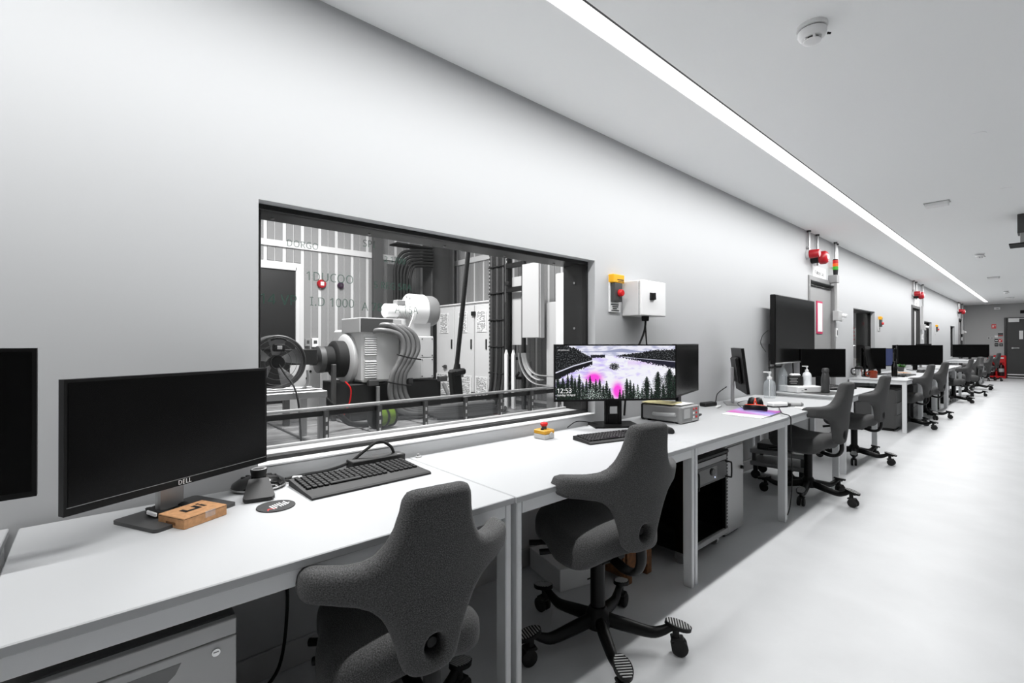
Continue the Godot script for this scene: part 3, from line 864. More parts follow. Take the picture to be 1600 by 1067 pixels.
func near_things() -> void:
	monitor("black monitor on the nearest desk, cut off by the left edge of the photo", Vector3(-1.5, DY, 0.375), 90.0, 0.556, 0.332, 0.168)
	monitor("black wide monitor with white maker's logo behind the cardboard box", Vector3(-1.690, DY, -0.20), 117.0, 0.573, 0.331, 0.092, "plate", null, "DELL")
	var lit := monitor("lit curved ultrawide monitor showing a lake and forest picture", Vector3(-1.735, DY, -2.385), 55.6, 0.771, 0.345, 0.157, "ring", lake_screen(), "", 0.012)
	var tb := Vector3(-0.36, 0.157 + 0.066, 0.0125)
	var wm := emissive(Color(1, 1, 1), 1.0)
	words("clock_lettering", "12:53", 0.027, tb + Vector3(0.036, 0.0, 0.0), Basis(), wm, lit, 0.0005)
	words("date_lettering", "Sunday 10 April", 0.0115, tb + Vector3(0.048, -0.026, 0.0), Basis(), wm, lit, 0.0005)
	words("hint_lettering", "Like what you see?", 0.006, tb + Vector3(0.032, 0.245, 0.0), Basis(), wm, lit, 0.0005)
	monitor("black monitor standing dark just behind the lit lake monitor", Vector3(-1.64, DY, -3.09), 103.6, 0.60, 0.345, 0.158)
	monitor("black monitor on silver stand, seen edge-on from its side", Vector3(-1.665, DY, -4.02), 121.0, 0.56, 0.36, 0.11, "silver", null, "", 0.0, -0.12)

	# cardboard box with a printed mark
	var o := thing("cardboard_box", "small brown cardboard box with black printed mark lying on nearest desk", "box", Vector3(-1.634, DY, -0.215), 117.0)
	part("carton", mb().box(Vector3(0, 0.0155, 0), Vector3(0.127, 0.031, 0.107), 0.0015), M.card, o)
	part("lid_seam", mb().box(Vector3(0, 0.0275, 0.0534), Vector3(0.124, 0.001, 0.0008)).box(Vector3(-0.0634, 0.0275, 0), Vector3(0.0008, 0.001, 0.104)), M.ink, o)
	var mk := mb()
	for q in [[-0.017, 0.006, 0.012, 0.032], [0.004, 0.016, 0.042, 0.012], [0.019, 0.0, 0.012, 0.026], [0.036, 0.006, 0.009, 0.026], [0.036, -0.017, 0.009, 0.009]]:
		mk.box(Vector3(q[0] - 0.005, 0.0312, q[1] - 0.012), Vector3(q[2], 0.0006, q[3]))
	part("printed_mark", mk, M.ink, o)
	part("tape_strip", mb().box(Vector3(0.012, 0.022, 0.0537), Vector3(0.03, 0.019, 0.0006)), M.clear, o)
	part("hand_slot", mb().box(Vector3(-0.0636, 0.012, 0), Vector3(0.0006, 0.008, 0.04)), M.wood, o)
	o = thing("cable_ring", "black coiled strap with white ends behind the cardboard box", "strap", Vector3(-1.73, DY + 0.011, -0.165), 20.0)
	var rp := []
	for k in 33: rp.append(Vector3(cos(k * TAU / 24) * 0.05, 0.002 + k * 0.0004, sin(k * TAU / 24) * 0.042))
	part("band", mb().tube(rp, 0.009, 8, Vector2(0.5, 1.3)), M.rubber, o)
	part("white_end", mb().box(Vector3(0.02, 0.012, 0.052), Vector3(0.05, 0.012, 0.006), 0.002), M.paper, o)
	# round coaster, printed
	var b := mb()
	b.lathe([Vector2(0, 0), Vector2(0.055, 0), Vector2(0.0555, 0.0015), Vector2(0.055, 0.003)], Transform3D(), 36)
	o = thing("coaster", "black round coaster with white bars and red swoosh beside the controller", "coaster", Vector3(-1.592, DY, -0.425), 117.0)
	part("rim", b, M.rubber, o)
	b = mb()
	for k in 36:
		var p := Vector2(cos(TAU * k / 36), sin(TAU * k / 36))
		var q := Vector2(cos(TAU * (k + 1) / 36), sin(TAU * (k + 1) / 36))
		var r := 0.055
		b.tri(Vector3(0, 0.003, 0), Vector3(p.x * r, 0.003, p.y * r), Vector3(q.x * r, 0.003, q.y * r), Vector3.UP, Vector3.UP, Vector3.UP, Vector2(0.5, 0.5), Vector2(0.5, 0.5) + p * 0.5, Vector2(0.5, 0.5) + q * 0.5)
	var cm := mat(g(1), 0.6)
	cm.albedo_texture = coaster_tex()
	part("print", b, cm, o)
	# 3D controller
	o = thing("space_controller", "black 3D controller puck with a hand rest next to the keyboard", "controller", Vector3(-1.828, DY, -0.432), 77.0)
	part("base", mb().lathe([Vector2(0, 0), Vector2(0.080, 0), Vector2(0.087, 0.008), Vector2(0.083, 0.022), Vector2(0.062, 0.036), Vector2(0.03, 0.042), Vector2(0, 0.043)], Transform3D(Basis().scaled(Vector3(1.0, 1, 0.85)), Vector3(0, 0, -0.01)), 32), M.gloss, o)
	part("skirt", mb().lathe([Vector2(0.0855, 0.004), Vector2(0.0885, 0.008), Vector2(0.0865, 0.012)], Transform3D(Basis().scaled(Vector3(1.0, 1, 0.85)), Vector3(0, 0, -0.01)), 32), M.alu, o)
	part("knob", mb().lathe([Vector2(0.028, 0.038), Vector2(0.024, 0.046), Vector2(0.027, 0.062), Vector2(0.026, 0.067), Vector2(0.0, 0.066)], Transform3D(Basis(), Vector3(0, 0, -0.015)), 24), M.soft, o)
	part("knob_ring", mb().lathe([Vector2(0.019, 0.0668), Vector2(0.023, 0.0678), Vector2(0.026, 0.0668)], Transform3D(Basis(), Vector3(0, 0, -0.015)), 24), M.alu, o)
	var hp := PackedVector2Array([Vector2(-0.030, 0.0), Vector2(0.030, 0.0), Vector2(0.046, 0.125), Vector2(0.038, 0.138), Vector2(-0.038, 0.138), Vector2(-0.046, 0.125)])
	part("hand_rest", mb().prism(hp, 0.012, Transform3D(Basis(Vector3(1, 0, 0), PI / 2 + 0.22), Vector3(0, 0.044, 0.03)), true), M.soft, o)
	for k in 6:
		var a := -1.2 + k * 0.48 - PI / 2 + 0.0
		part("button", mb().box(Vector3(cos(a) * 0.052, 0.0385, -0.01 + sin(a) * 0.044), Vector3(0.014, 0.004, 0.011), 0.0015, Basis(Vector3.UP, -a)), M.soft, o)
	cable("controller_lead", [Vector3(-1.85, DY + 0.012, -0.49), Vector3(-1.83, DY + 0.008, -0.53), Vector3(-1.85, DY + 0.006, -0.56), Vector3(-1.872, DY + 0.006, -0.60)], 0.005, "short black lead with plug behind the controller")
	keyboard("full-size black keyboard with wide palm rest on nearest desk", Vector3(-1.69, DY, -0.752), 91.5, 0.455, 0.225, true, 0.075)
	# dock and its lead
	o = thing("docking_station", "black bar-shaped docking station directly behind the keyboard with palm rest", "dock", Vector3(-1.848, DY, -0.882), 90.0)
	part("body", mb().box(Vector3(0, 0.019, 0), Vector3(0.235, 0.038, 0.062), 0.003), M.soft, o)
	part("logo_plate", mb().box(Vector3(0.095, 0.0382, 0.018), Vector3(0.022, 0.0006, 0.006)), M.grey, o)
	part("socket", mb().box(Vector3(-0.112, 0.013, 0.032), Vector3(0.004, 0.006, 0.001)).box(Vector3(0.04, 0.013, 0.032), Vector3(0.015, 0.004, 0.001)), M.ink, o)
	cable("dock_lead", [Vector3(-1.862, 0.757, -0.968), Vector3(-1.862, 0.79, -0.95), Vector3(-1.862, 0.815, -0.90), Vector3(-1.864, 0.79, -0.845), Vector3(-1.866, 0.748, -0.775), Vector3(-1.875, 0.728, -0.69), Vector3(-1.878, 0.726, -0.60), Vector3(-1.866, 0.726, -0.53)], 0.0065, "thick black lead arching from the docking station along the sill")
	o = thing("white_adapter", "small white cable adapter lying between controller and keyboard", "adapter", Vector3(-1.862, DY, -0.57), 60.0)
	part("plug", mb().box(Vector3(0, 0.006, 0), Vector3(0.035, 0.011, 0.016), 0.003), M.white, o)
	part("lead", mb().tube(smooth([Vector3(0.017, 0.005, 0), Vector3(0.06, 0.004, 0.01), Vector3(0.10, 0.004, 0.02)]), 0.0025, 6), M.white, o)

	o = thing("cable_clip", "tiny grey cable clip at the back edge of nearest desk, right of docking bar", "clip", Vector3(-1.855, DY, -1.085), 90.0)
	part("base", mb().box(Vector3(0, 0.003, 0), Vector3(0.026, 0.006, 0.02), 0.002), M.lgrey, o)
	part("hook", mb().box(Vector3(0, 0.01, -0.003), Vector3(0.014, 0.012, 0.008), 0.003), M.grey, o)
	# emergency stop in its yellow box
	o = thing("emergency_stop", "yellow and grey box with red mushroom stop button on desk", "stop button", Vector3(-1.778, DY, -1.806), 92.0)
	part("lower_box", mb().box(Vector3(0, 0.014, 0), Vector3(0.078, 0.027, 0.082), 0.004), M.lgrey, o)
	part("cover", mb().box(Vector3(0, 0.038, 0), Vector3(0.078, 0.022, 0.082), 0.004), M.ochre, o)
	part("gland", mb().cyl(Vector3(0.012, 0.02, 0.038), Vector3(0.012, 0.02, 0.044), 0.017, 0.016, 18, 0.002), M.lgrey, o)
	part("button_stem", mb().cyl(Vector3(0.0, 0.049, 0), Vector3(0.0, 0.07, 0), 0.014, 0.013, 16), M.dgrey, o)
	part("mushroom_button", mb().lathe([Vector2(0, 0.066), Vector2(0.016, 0.066), Vector2(0.021, 0.073), Vector2(0.02, 0.081), Vector2(0.014, 0.085), Vector2(0, 0.086)], Transform3D(), 24), M.red, o)
	part("black_knob", mb().cyl(Vector3(-0.026, 0.049, 0.01), Vector3(-0.026, 0.058, 0.01), 0.009, 0.008, 12), M.ink, o)

	# second desk
	keyboard("compact black keyboard below the lit lake monitor, partly behind chair", Vector3(-1.522, DY, -2.085), 76.0, 0.44, 0.15, false, 0.012)
	o = thing("mouse", "black computer mouse beside the bench instrument, half behind the chair", "mouse", Vector3(-1.43, DY, -2.44), 80.0)
	part("shell", mb().lathe([Vector2(0.03, 0.002), Vector2(0.033, 0.008), Vector2(0.031, 0.02), Vector2(0.024, 0.03), Vector2(0.012, 0.035), Vector2(0, 0.036)], Transform3D(Basis().scaled(Vector3(1, 1, 1.75)), Vector3()), 20), M.soft, o)
	part("wheel", mb().cyl(Vector3(-0.004, 0.03, -0.028), Vector3(0.004, 0.03, -0.028), 0.008, 0.008, 12), M.alu, o)
	cable("monitor_lead", [Vector3(-1.80, 0.90, -2.42), Vector3(-1.84, 0.80, -2.46), Vector3(-1.86, 0.735, -2.50)], 0.004, "black lead hanging behind the lit lake monitor")
	cable("sill_lead", [Vector3(-1.82, 0.728, -2.33), Vector3(-1.86, 0.745, -2.27), Vector3(-1.875, 0.755, -2.18), Vector3(-1.872, 0.73, -2.10)], 0.003, "thin black lead looping on the desk left of the lake monitor stand")
	# bench instrument
	o = thing("power_meter", "grey bench instrument with tilting handle and papers on top", "instrument", Vector3(-1.64, DY, -2.855), 90.0)
	part("body", mb().box(Vector3(0, 0.057, -0.01), Vector3(0.225, 0.095, 0.26), 0.006), M.alu, o)
	part("bezel", mb().box(Vector3(0, 0.055, 0.128), Vector3(0.235, 0.108, 0.028), 0.008), M.grey, o)
	part("rear_bumper", mb().box(Vector3(0, 0.055, -0.142), Vector3(0.235, 0.106, 0.02), 0.008), M.rubber, o)
	part("display", mb().box(Vector3(-0.045, 0.062, 0.1425), Vector3(0.075, 0.06, 0.002), 0.0005), M.lgrey, o)
	for k in 6:
		part("key", mb().box(Vector3(0.04 + (k % 2) * 0.035, 0.085 - int(k / 2) * 0.026, 0.1425), Vector3(0.018, 0.013, 0.004), 0.001), M.red if k % 2 == 1 or k == 0 else M.paper, o)
	part("key", mb().box(Vector3(0.055, 0.016, 0.1425), Vector3(0.07, 0.012, 0.003), 0.001), M.lgrey, o)
	part("handle", mb().tube(smooth([Vector3(-0.122, 0.05, -0.05), Vector3(-0.128, 0.05, -0.03), Vector3(-0.128, 0.055, 0.05), Vector3(-0.128, 0.06, 0.11)]), 0.012, 10), M.lgrey, o)
	for k in 4: part("foot", mb().box(Vector3((k % 2 * 2 - 1) * 0.09, 0.005, (int(k / 2) * 2 - 1) * 0.1), Vector3(0.02, 0.01, 0.02), 0.002), M.rubber, o)
	o = thing("paper_stack", "cream and white papers lying on top of the bench instrument", "papers", Vector3(-1.655, DY + 0.1095, -2.855), 90.0)
	part("sheet", mb().box(Vector3(0.03, 0.002, 0.02), Vector3(0.17, 0.004, 0.2), 0.001), M.paper, o)
	part("sheet", mb().box(Vector3(-0.03, 0.007, -0.03), Vector3(0.16, 0.005, 0.21), 0.001, Basis(Vector3.UP, 0.12)), mat(Color(0.86, 0.82, 0.62), 0.8), o, "cream sheet")
	# adapter, leads by the silver stand
	o = thing("power_adapter", "black power adapter brick on desk below the silver-standed monitor", "adapter", Vector3(-1.80, DY, -3.72), 80.0)
	part("brick", mb().box(Vector3(0, 0.016, 0), Vector3(0.15, 0.032, 0.06), 0.006), M.soft, o)
	part("lead", mb().tube(smooth([Vector3(0.07, 0.016, 0), Vector3(0.11, 0.03, -0.01), Vector3(0.15, 0.09, -0.02), Vector3(0.20, 0.15, 0.03)]), 0.004, 6), M.rubber, o)
	o = thing("white_marker", "white plastic pen lying in front of black power adapter", "pen", Vector3(-1.70, DY, -3.68), 100.0)
	part("barrel", mb().cyl(Vector3(-0.05, 0.01, 0), Vector3(0.05, 0.01, 0), 0.009, 0.008, 12, 0.002), M.white, o)
	part("cap", mb().cyl(Vector3(0.05, 0.01, 0), Vector3(0.085, 0.01, 0), 0.0085, 0.005, 12, 0.002), M.lgrey, o)
	# magazine and headphones
	solo("white_folder", mb().box(Vector3(0, 0.003, 0), Vector3(0.27, 0.006, 0.21), 0.001), M.paper, "white paper folder under the purple magazine at the desk edge", "folder", "", Vector3(-1.39, DY, -3.455), 0.0)
	o = thing("magazine", "purple and violet magazine under the headphones", "magazine", Vector3(-1.40, DY + 0.006, -3.60), 4.0)
	part("pages", mb().box(Vector3(0, 0.002, 0), Vector3(0.29, 0.004, 0.30), 0.0005), M.paper, o)
	var gm := mat(g(1), 0.35)
	var gt := GradientTexture2D.new()
	var gr := Gradient.new()
	gr.set_color(0, Color(0.72, 0.22, 0.62)); gr.set_color(1, Color(0.80, 0.40, 0.70))
	gr.add_point(0.45, Color(0.55, 0.50, 0.82)); gr.add_point(0.65, Color(0.75, 0.70, 0.92)); gr.add_point(0.25, Color(0.62, 0.30, 0.66))
	gt.gradient = gr; gt.width = 128; gt.height = 128; gt.fill_to = Vector2(1, 0.6)
	gm.albedo_texture = gt
	part("cover", mb().box(Vector3(0, 0.0045, 0), Vector3(0.29, 0.001, 0.30)), gm, o)
	o = thing("headphones", "black and orange over-ear headphones lying on the purple magazine", "headphones", Vector3(-1.43, DY + 0.0115, -3.70), 20.0)
	var hb := []
	for k in 19:
		var a := PI * k / 18.0
		hb.append(Vector3(-cos(a) * 0.075, 0.016 + sin(a) * 0.012, 0.03 + sin(a) * 0.075))
	part("headband", mb().tube(hb, 0.011, 8, Vector2(1.7, 0.7)), M.black, o)
	part("headband_lining", mb().tube(hb.map(func(p): return p * Vector3(0.9, 1, 0.86) + Vector3(0, 0.012, 0.003)), 0.007, 8, Vector2(1.5, 0.6)), M.orange, o, "orange lining")
	for sg in [-1.0, 1.0]:
		var cup := Transform3D(MB.along(Vector3(sg, 0.25, 0)), Vector3(sg * 0.012, 0.048, -0.005))
		var e := part("ear_cup", mb().lathe([Vector2(0.041, 0.0), Vector2(0.043, 0.010), Vector2(0.040, 0.026), Vector2(0.030, 0.038), Vector2(0, 0.042)], cup, 26), M.black, o)
		part("cushion", mb().lathe([Vector2(0.018, -0.008), Vector2(0.036, -0.009), Vector2(0.042, -0.004), Vector2(0.041, 0.001)], cup, 26), M.orange, e)
	cable("headphone_lead", [Vector3(-1.50, 0.735, -3.66), Vector3(-1.53, 0.775, -3.63), Vector3(-1.50, 0.79, -3.72), Vector3(-1.45, 0.76, -3.74)], 0.0022, "thin black headphone wire looped above the headphones")
	o = thing("white_charger", "flat white charger box with black underside beside the headphones", "charger", Vector3(-1.41, DY, -4.08), 62.0)
	part("case", mb().box(Vector3(0, 0.022, 0), Vector3(0.145, 0.03, 0.075), 0.008), M.white, o)
	part("underside", mb().box(Vector3(0, 0.004, 0), Vector3(0.14, 0.008, 0.07), 0.002), M.black, o)
	part("plug", mb().box(Vector3(0.095, 0.014, 0.0), Vector3(0.045, 0.026, 0.035), 0.004), M.dgrey, o)
	cable("hanging_lead", [Vector3(-1.36, 0.73, -3.97), Vector3(-1.27, 0.735, -3.74), Vector3(-1.215, 0.735, -3.615), Vector3(-1.158, 0.725, -3.585), Vector3(-1.152, 0.66, -3.585), Vector3(-1.155, 0.45, -3.60), Vector3(-1.15, 0.28, -3.60), Vector3(-1.154, 0.12, -3.575), Vector3(-1.165, 0.05, -3.555)], 0.0035, "black wire hanging down the front of the paired desk legs")
	o = thing("grey_roll", "small grey cylinder lying near the chair behind white charger", "roll", Vector3(-1.33, DY, -4.22), 30.0)
	part("tube", mb().cyl(Vector3(-0.045, 0.018, 0), Vector3(0.045, 0.018, 0), 0.018, 0.016, 16, 0.003), M.lgrey, o)
	part("end_cap", mb().cyl(Vector3(0.045, 0.018, 0), Vector3(0.062, 0.018, 0), 0.017, 0.012, 16, 0.002), M.grey, o)
	solo("paper_cards", mb().box(Vector3(0, 0.002, 0), Vector3(0.05, 0.004, 0.09), 0.0005).box(Vector3(0.03, 0.004, 0.05), Vector3(0.05, 0.003, 0.09), 0.0005, Basis(Vector3.UP, 0.4)), M.paper, "loose white cards near the arm of third chair", "cards", "", Vector3(-1.28, DY, -4.15), 15.0)
	pump_bottle("clear pump bottle at far corner of the desk, below the big display", Vector3(-1.69, DY, -4.70), 1.25, M.clear)

	# under the desks
	o = thing("drawer_pedestal", "grey steel drawer pedestal with lock under the nearest desk", "drawer unit", Vector3(-1.585, 0, 0.005))
	part("carcass", mb().box(Vector3(-0.01, 0.297, 0), Vector3(0.49, 0.514, 0.54), 0.002), mat(g(0.35), 0.5), o)
	part("plinth_castor", mb().box(Vector3(0, 0.025, 0), Vector3(0.4, 0.05, 0.44), 0.004), M.ink, o)
	part("top_fascia", mb().box(Vector3(0.243, 0.5305, 0), Vector3(0.022, 0.039, 0.54), 0.002), M.alu_paint, o)
	var df := part("drawer", mb().box(Vector3(0.243, 0.405, 0), Vector3(0.022, 0.204, 0.54), 0.002), M.alu_paint, o)
	var sc := PackedVector2Array([Vector2(-0.06, 0.488), Vector2(0.157, 0.488), Vector2(0.146, 0.466), Vector2(0.122, 0.446), Vector2(0.085, 0.431), Vector2(0.03, 0.424), Vector2(-0.06, 0.422)])
	part("finger_scoop", mb().prism(sc, 0.0012, Transform3D(Basis(Vector3(0, 0, -1), Vector3(0, 1, 0), Vector3(1, 0, 0)), Vector3(0.2535, 0.0, 0.0))), M.grey, df)
	part("lock", mb().cyl(Vector3(0.25, 0.483, -0.226), Vector3(0.258, 0.483, -0.226), 0.0105, 0.010, 20, 0.001).box(Vector3(0.259, 0.483, -0.226), Vector3(0.003, 0.003, 0.011)), M.chrome, df)
	part("drawer", mb().box(Vector3(0.243, 0.175, 0), Vector3(0.022, 0.245, 0.54), 0.002), M.alu_paint, o)
	cable("floor_lead", [Vector3(-1.80, 0.69, -0.36), Vector3(-1.79, 0.55, -0.42), Vector3(-1.77, 0.42, -0.50), Vector3(-1.78, 0.25, -0.51), Vector3(-1.80, 0.08, -0.49), Vector3(-1.80, 0.008, -0.42)], 0.006, "black lead hanging down behind the drawer pedestal")
	cable("crossing_lead", [Vector3(-1.84, 0.62, -0.72), Vector3(-1.83, 0.50, -0.62), Vector3(-1.80, 0.42, -0.50), Vector3(-1.82, 0.40, -0.40), Vector3(-1.84, 0.42, -0.30)], 0.006, "black lead crossing under the nearest desk towards the seat")

	o = thing("wooden_crate", "brown wooden crate on the floor behind the second chair", "crate", Vector3(-1.64, 0, -2.13))
	for k in 4: part("plank", mb().box(Vector3(0, 0.10 + k * 0.135, 0.115), Vector3(0.46, 0.125, 0.018), 0.003), M.wood, o)
	for sx in [-1.0, 1.0]:
		for sz in [-1.0, 1.0]: part("corner_post", mb().box(Vector3(sx * 0.22, 0.29, sz * 0.09), Vector3(0.045, 0.58, 0.045), 0.003), M.wood, o)
	for k in 4: part("plank", mb().box(Vector3(0.235, 0.12 + k * 0.135, 0), Vector3(0.018, 0.125, 0.20), 0.003), M.wood, o)
	part("lid", mb().box(Vector3(0, 0.59, 0), Vector3(0.48, 0.02, 0.25), 0.003), M.wood, o)
	o = thing("white_carton", "low white carton on the floor under the second chair", "carton", Vector3(-1.70, 0, -1.86), -14.0)
	part("carton_box", mb().box(Vector3(0, 0.055, 0), Vector3(0.30, 0.11, 0.22), 0.003), M.paper, o)
	part("flap_seam", mb().box(Vector3(0, 0.111, 0), Vector3(0.30, 0.001, 0.004)), M.grey, o)
	part("printed_mark", mb().box(Vector3(0.151, 0.03, -0.07), Vector3(0.001, 0.008, 0.03)), M.ink, o)

	# open-frame equipment rack on castors
	o = thing("equipment_rack", "black equipment rack on castors with mounted amplifier under third desk", "rack", Vector3(-1.545, 0, -2.645))
	part("side_panel", mb().box(Vector3(0, 0.33, 0.235), Vector3(0.54, 0.50, 0.015), 0.002), M.gloss, o)
	part("side_panel", mb().box(Vector3(0, 0.33, -0.235), Vector3(0.54, 0.50, 0.015), 0.002), M.gloss, o)
	part("back_panel", mb().box(Vector3(-0.265, 0.33, 0), Vector3(0.012, 0.50, 0.46), 0.002), M.gloss, o)
	part("top_panel", mb().box(Vector3(0, 0.575, 0), Vector3(0.55, 0.02, 0.49), 0.004), M.black, o)
	part("base_rail", mb().box(Vector3(0.265, 0.095, 0), Vector3(0.02, 0.03, 0.49), 0.003), M.grey, o)
	part("base_panel", mb().box(Vector3(-0.01, 0.095, 0), Vector3(0.52, 0.02, 0.46), 0.003), M.black, o)
	for sg in [-1.0, 1.0]:
		var rail := part("rack_rail", mb().box(Vector3(0.262, 0.335, sg * 0.222), Vector3(0.02, 0.46, 0.03), 0.002), M.black, o)
		var dots := mb()
		for k in 22: dots.box(Vector3(0.2725, 0.13 + k * 0.0195, sg * 0.226), Vector3(0.002, 0.008, 0.007))
		part("rail_holes", dots, M.lgrey, rail).set_meta("kind", "stuff")
	for k in 4:
		var cx := 0.2 if k % 2 == 0 else -0.2
		var cz := 0.19 if k < 2 else -0.19
		part("castor", mb().cyl(Vector3(cx, 0.037, cz - 0.012), Vector3(cx, 0.037, cz + 0.012), 0.036, 0.036, 18, 0.004).box(Vector3(cx + 0.01, 0.065, cz), Vector3(0.05, 0.04, 0.04), 0.004), M.steel, o)
	o = thing("amplifier", "silver-fronted amplifier with black handles mounted in the rack", "amplifier", Vector3(-1.28, 0.42, -2.645))
	part("faceplate", mb().box(Vector3(0.004, 0.055, 0), Vector3(0.008, 0.105, 0.43), 0.001), M.dgrey, o)
	part("chassis", mb().box(Vector3(-0.2, 0.055, 0), Vector3(0.40, 0.10, 0.41), 0.002), M.black, o)
	part("display_window", mb().box(Vector3(0.0085, 0.055, 0.02), Vector3(0.002, 0.08, 0.22), 0.0005), M.gloss, o)
	part("side_keys", mb().box(Vector3(0.009, 0.078, 0.165), Vector3(0.003, 0.028, 0.045), 0.001).box(Vector3(0.009, 0.035, 0.165), Vector3(0.003, 0.028, 0.045), 0.001), M.gloss, o)
	part("status_lamp", mb().cyl(Vector3(0.008, 0.03, -0.06), Vector3(0.012, 0.03, -0.06), 0.005, 0.004, 10), M.led, o)
	part("dial", mb().cyl(Vector3(0.008, 0.065, -0.03), Vector3(0.018, 0.065, -0.03), 0.022, 0.02, 18, 0.002), M.dgrey, o)
	part("lid_rail", mb().box(Vector3(0.004, 0.125, 0), Vector3(0.008, 0.03, 0.43), 0.001), M.grey, o)
	for sg in [-1.0, 1.0]: part("rack_handle", mb().tube(smooth([Vector3(0.005, 0.10, sg * 0.20), Vector3(0.038, 0.10, sg * 0.20), Vector3(0.045, 0.09, sg * 0.20), Vector3(0.045, 0.02, sg * 0.20), Vector3(0.038, 0.01, sg * 0.20), Vector3(0.005, 0.01, sg * 0.20)], 3), 0.005, 8), M.ink, o)
	o = thing("steel_cabinet", "low silver steel cabinet standing directly behind the equipment rack", "cabinet", Vector3(-1.555, 0, -3.09))
	part("carcass", mb().box(Vector3(0, 0.30, 0), Vector3(0.46, 0.56, 0.24), 0.003), M.alu, o)
	part("door", mb().box(Vector3(0.233, 0.30, 0), Vector3(0.012, 0.54, 0.235), 0.002), M.alu, o)
	part("knob", mb().cyl(Vector3(0.238, 0.42, -0.08), Vector3(0.255, 0.42, -0.08), 0.012, 0.011, 14), M.ink, o)
	part("plinth", mb().box(Vector3(0, 0.01, 0), Vector3(0.42, 0.02, 0.2)), M.ink, o)
	solo("timber_offcut", mb().box(Vector3(0, 0.012, 0), Vector3(0.2, 0.024, 0.1), 0.002), M.wood, "short piece of timber lying on top of the silver cabinet", "timber", "", Vector3(-1.50, 0.58, -3.06), 10.0)
	# low trolley
	o = thing("trolley", "low grey equipment trolley on castors under the fourth desk", "trolley", Vector3(-1.575, 0, -4.65), 8.0)
	for k in 2: part("shelf", mb().box(Vector3(0, 0.145 + k * 0.11, 0), Vector3(0.44, 0.04, 0.34), 0.008), M.alu, o)
	for sx in [-1.0, 1.0]:
		for sz in [-1.0, 1.0]:
			part("post", mb().box(Vector3(sx * 0.19, 0.20, sz * 0.14), Vector3(0.03, 0.09, 0.03), 0.003), M.dgrey, o)
			part("castor", mb().cyl(Vector3(sx * 0.18, 0.04, sz * 0.13 - 0.012), Vector3(sx * 0.18, 0.04, sz * 0.13 + 0.012), 0.039, 0.039, 16, 0.004).box(Vector3(sx * 0.18, 0.10, sz * 0.13), Vector3(0.035, 0.055, 0.035), 0.003), M.rubber, o)
	part("controls", mb().box(Vector3(-0.03, 0.30, 0.0), Vector3(0.28, 0.05, 0.26), 0.006), M.dgrey, o)
	cable("wall_lead", [Vector3(-1.85, 0.66, -4.00), Vector3(-1.86, 0.55, -4.05), Vector3(-1.85, 0.45, -4.12), Vector3(-1.86, 0.30, -4.15)], 0.005, "dark lead hanging at the wall under fourth desk, left one")
	cable("wall_lead", [Vector3(-1.85, 0.66, -4.45), Vector3(-1.86, 0.52, -4.40), Vector3(-1.85, 0.40, -4.44), Vector3(-1.86, 0.27, -4.40)], 0.005, "dark lead hanging at the wall under fourth desk, right one")

# ------------------------------------------------------------------ fittings on the near wall and ceiling
func wall_stop(label: String, z: float, y: float) -> void:
	var o := thing("wall_stop_button", label, "stop button", Vector3(WX, y, z), 0.0, "emergency stops on the wall")
	part("backing", mb().box(Vector3(0.006, 0.0, 0), Vector3(0.012, 0.24, 0.12), 0.002), M.white, o)
	part("yellow_header", mb().box(Vector3(0.022, 0.10, 0), Vector3(0.044, 0.055, 0.122), 0.004), M.yellow, o)
	part("header_text", mb().box(Vector3(0.0445, 0.093, -0.015), Vector3(0.001, 0.006, 0.07)).box(Vector3(0.0445, 0.082, -0.02), Vector3(0.001, 0.004, 0.06)), M.ink, o)
	part("switch_box", mb().box(Vector3(0.022, 0.01, 0.006), Vector3(0.044, 0.125, 0.085), 0.004), M.dgrey, o)
	part("red_button", mb().cyl(Vector3(0.044, 0.005, -0.002), Vector3(0.072, 0.005, -0.002), 0.024, 0.022, 20, 0.004), M.red, o)
	var tx := mb()
	for k in 4: tx.box(Vector3(0.0125, -0.07 - k * 0.013, 0.005 - (k % 2) * 0.006), Vector3(0.001, 0.006, 0.085 - (k % 3) * 0.02))
	part("notice_text", tx, M.ink, o)

func sounder(label: String, z: float, y: float) -> void:
	var o := thing("fire_sounder", label, "fire alarm", Vector3(WX, y, z), 0.0, "fire sounders above the doors")
	part("mount", mb().cyl(Vector3(0.0, 0, 0.03), Vector3(0.04, 0, 0.03), 0.055, 0.05, 20, 0.003), M.lgrey, o)
	part("horn", mb().cyl(Vector3(0.03, 0, 0.03), Vector3(0.14, 0, 0.03), 0.052, 0.05, 24, 0.008), M.alarm, o)
	part("base", mb().cyl(Vector3(0.0, -0.03, -0.16), Vector3(0.09, -0.03, -0.16), 0.06, 0.058, 24, 0.004), M.rubber, o)
	part("beacon", mb().lathe([Vector2(0, 0.09), Vector2(0.075, 0.09), Vector2(0.08, 0.10), Vector2(0.08, 0.15), Vector2(0.062, 0.17), Vector2(0.03, 0.176), Vector2(0, 0.177)], Transform3D(MB.along(Vector3(1, 0, 0)), Vector3(0, -0.03, -0.16)), 24), M.alarm, o)
	part("lens", mb().lathe([Vector2(0.0, 0.184), Vector2(0.024, 0.183), Vector2(0.032, 0.174)], Transform3D(MB.along(Vector3(1, 0, 0)), Vector3(0, -0.03, -0.16)), 20), M.white, o)

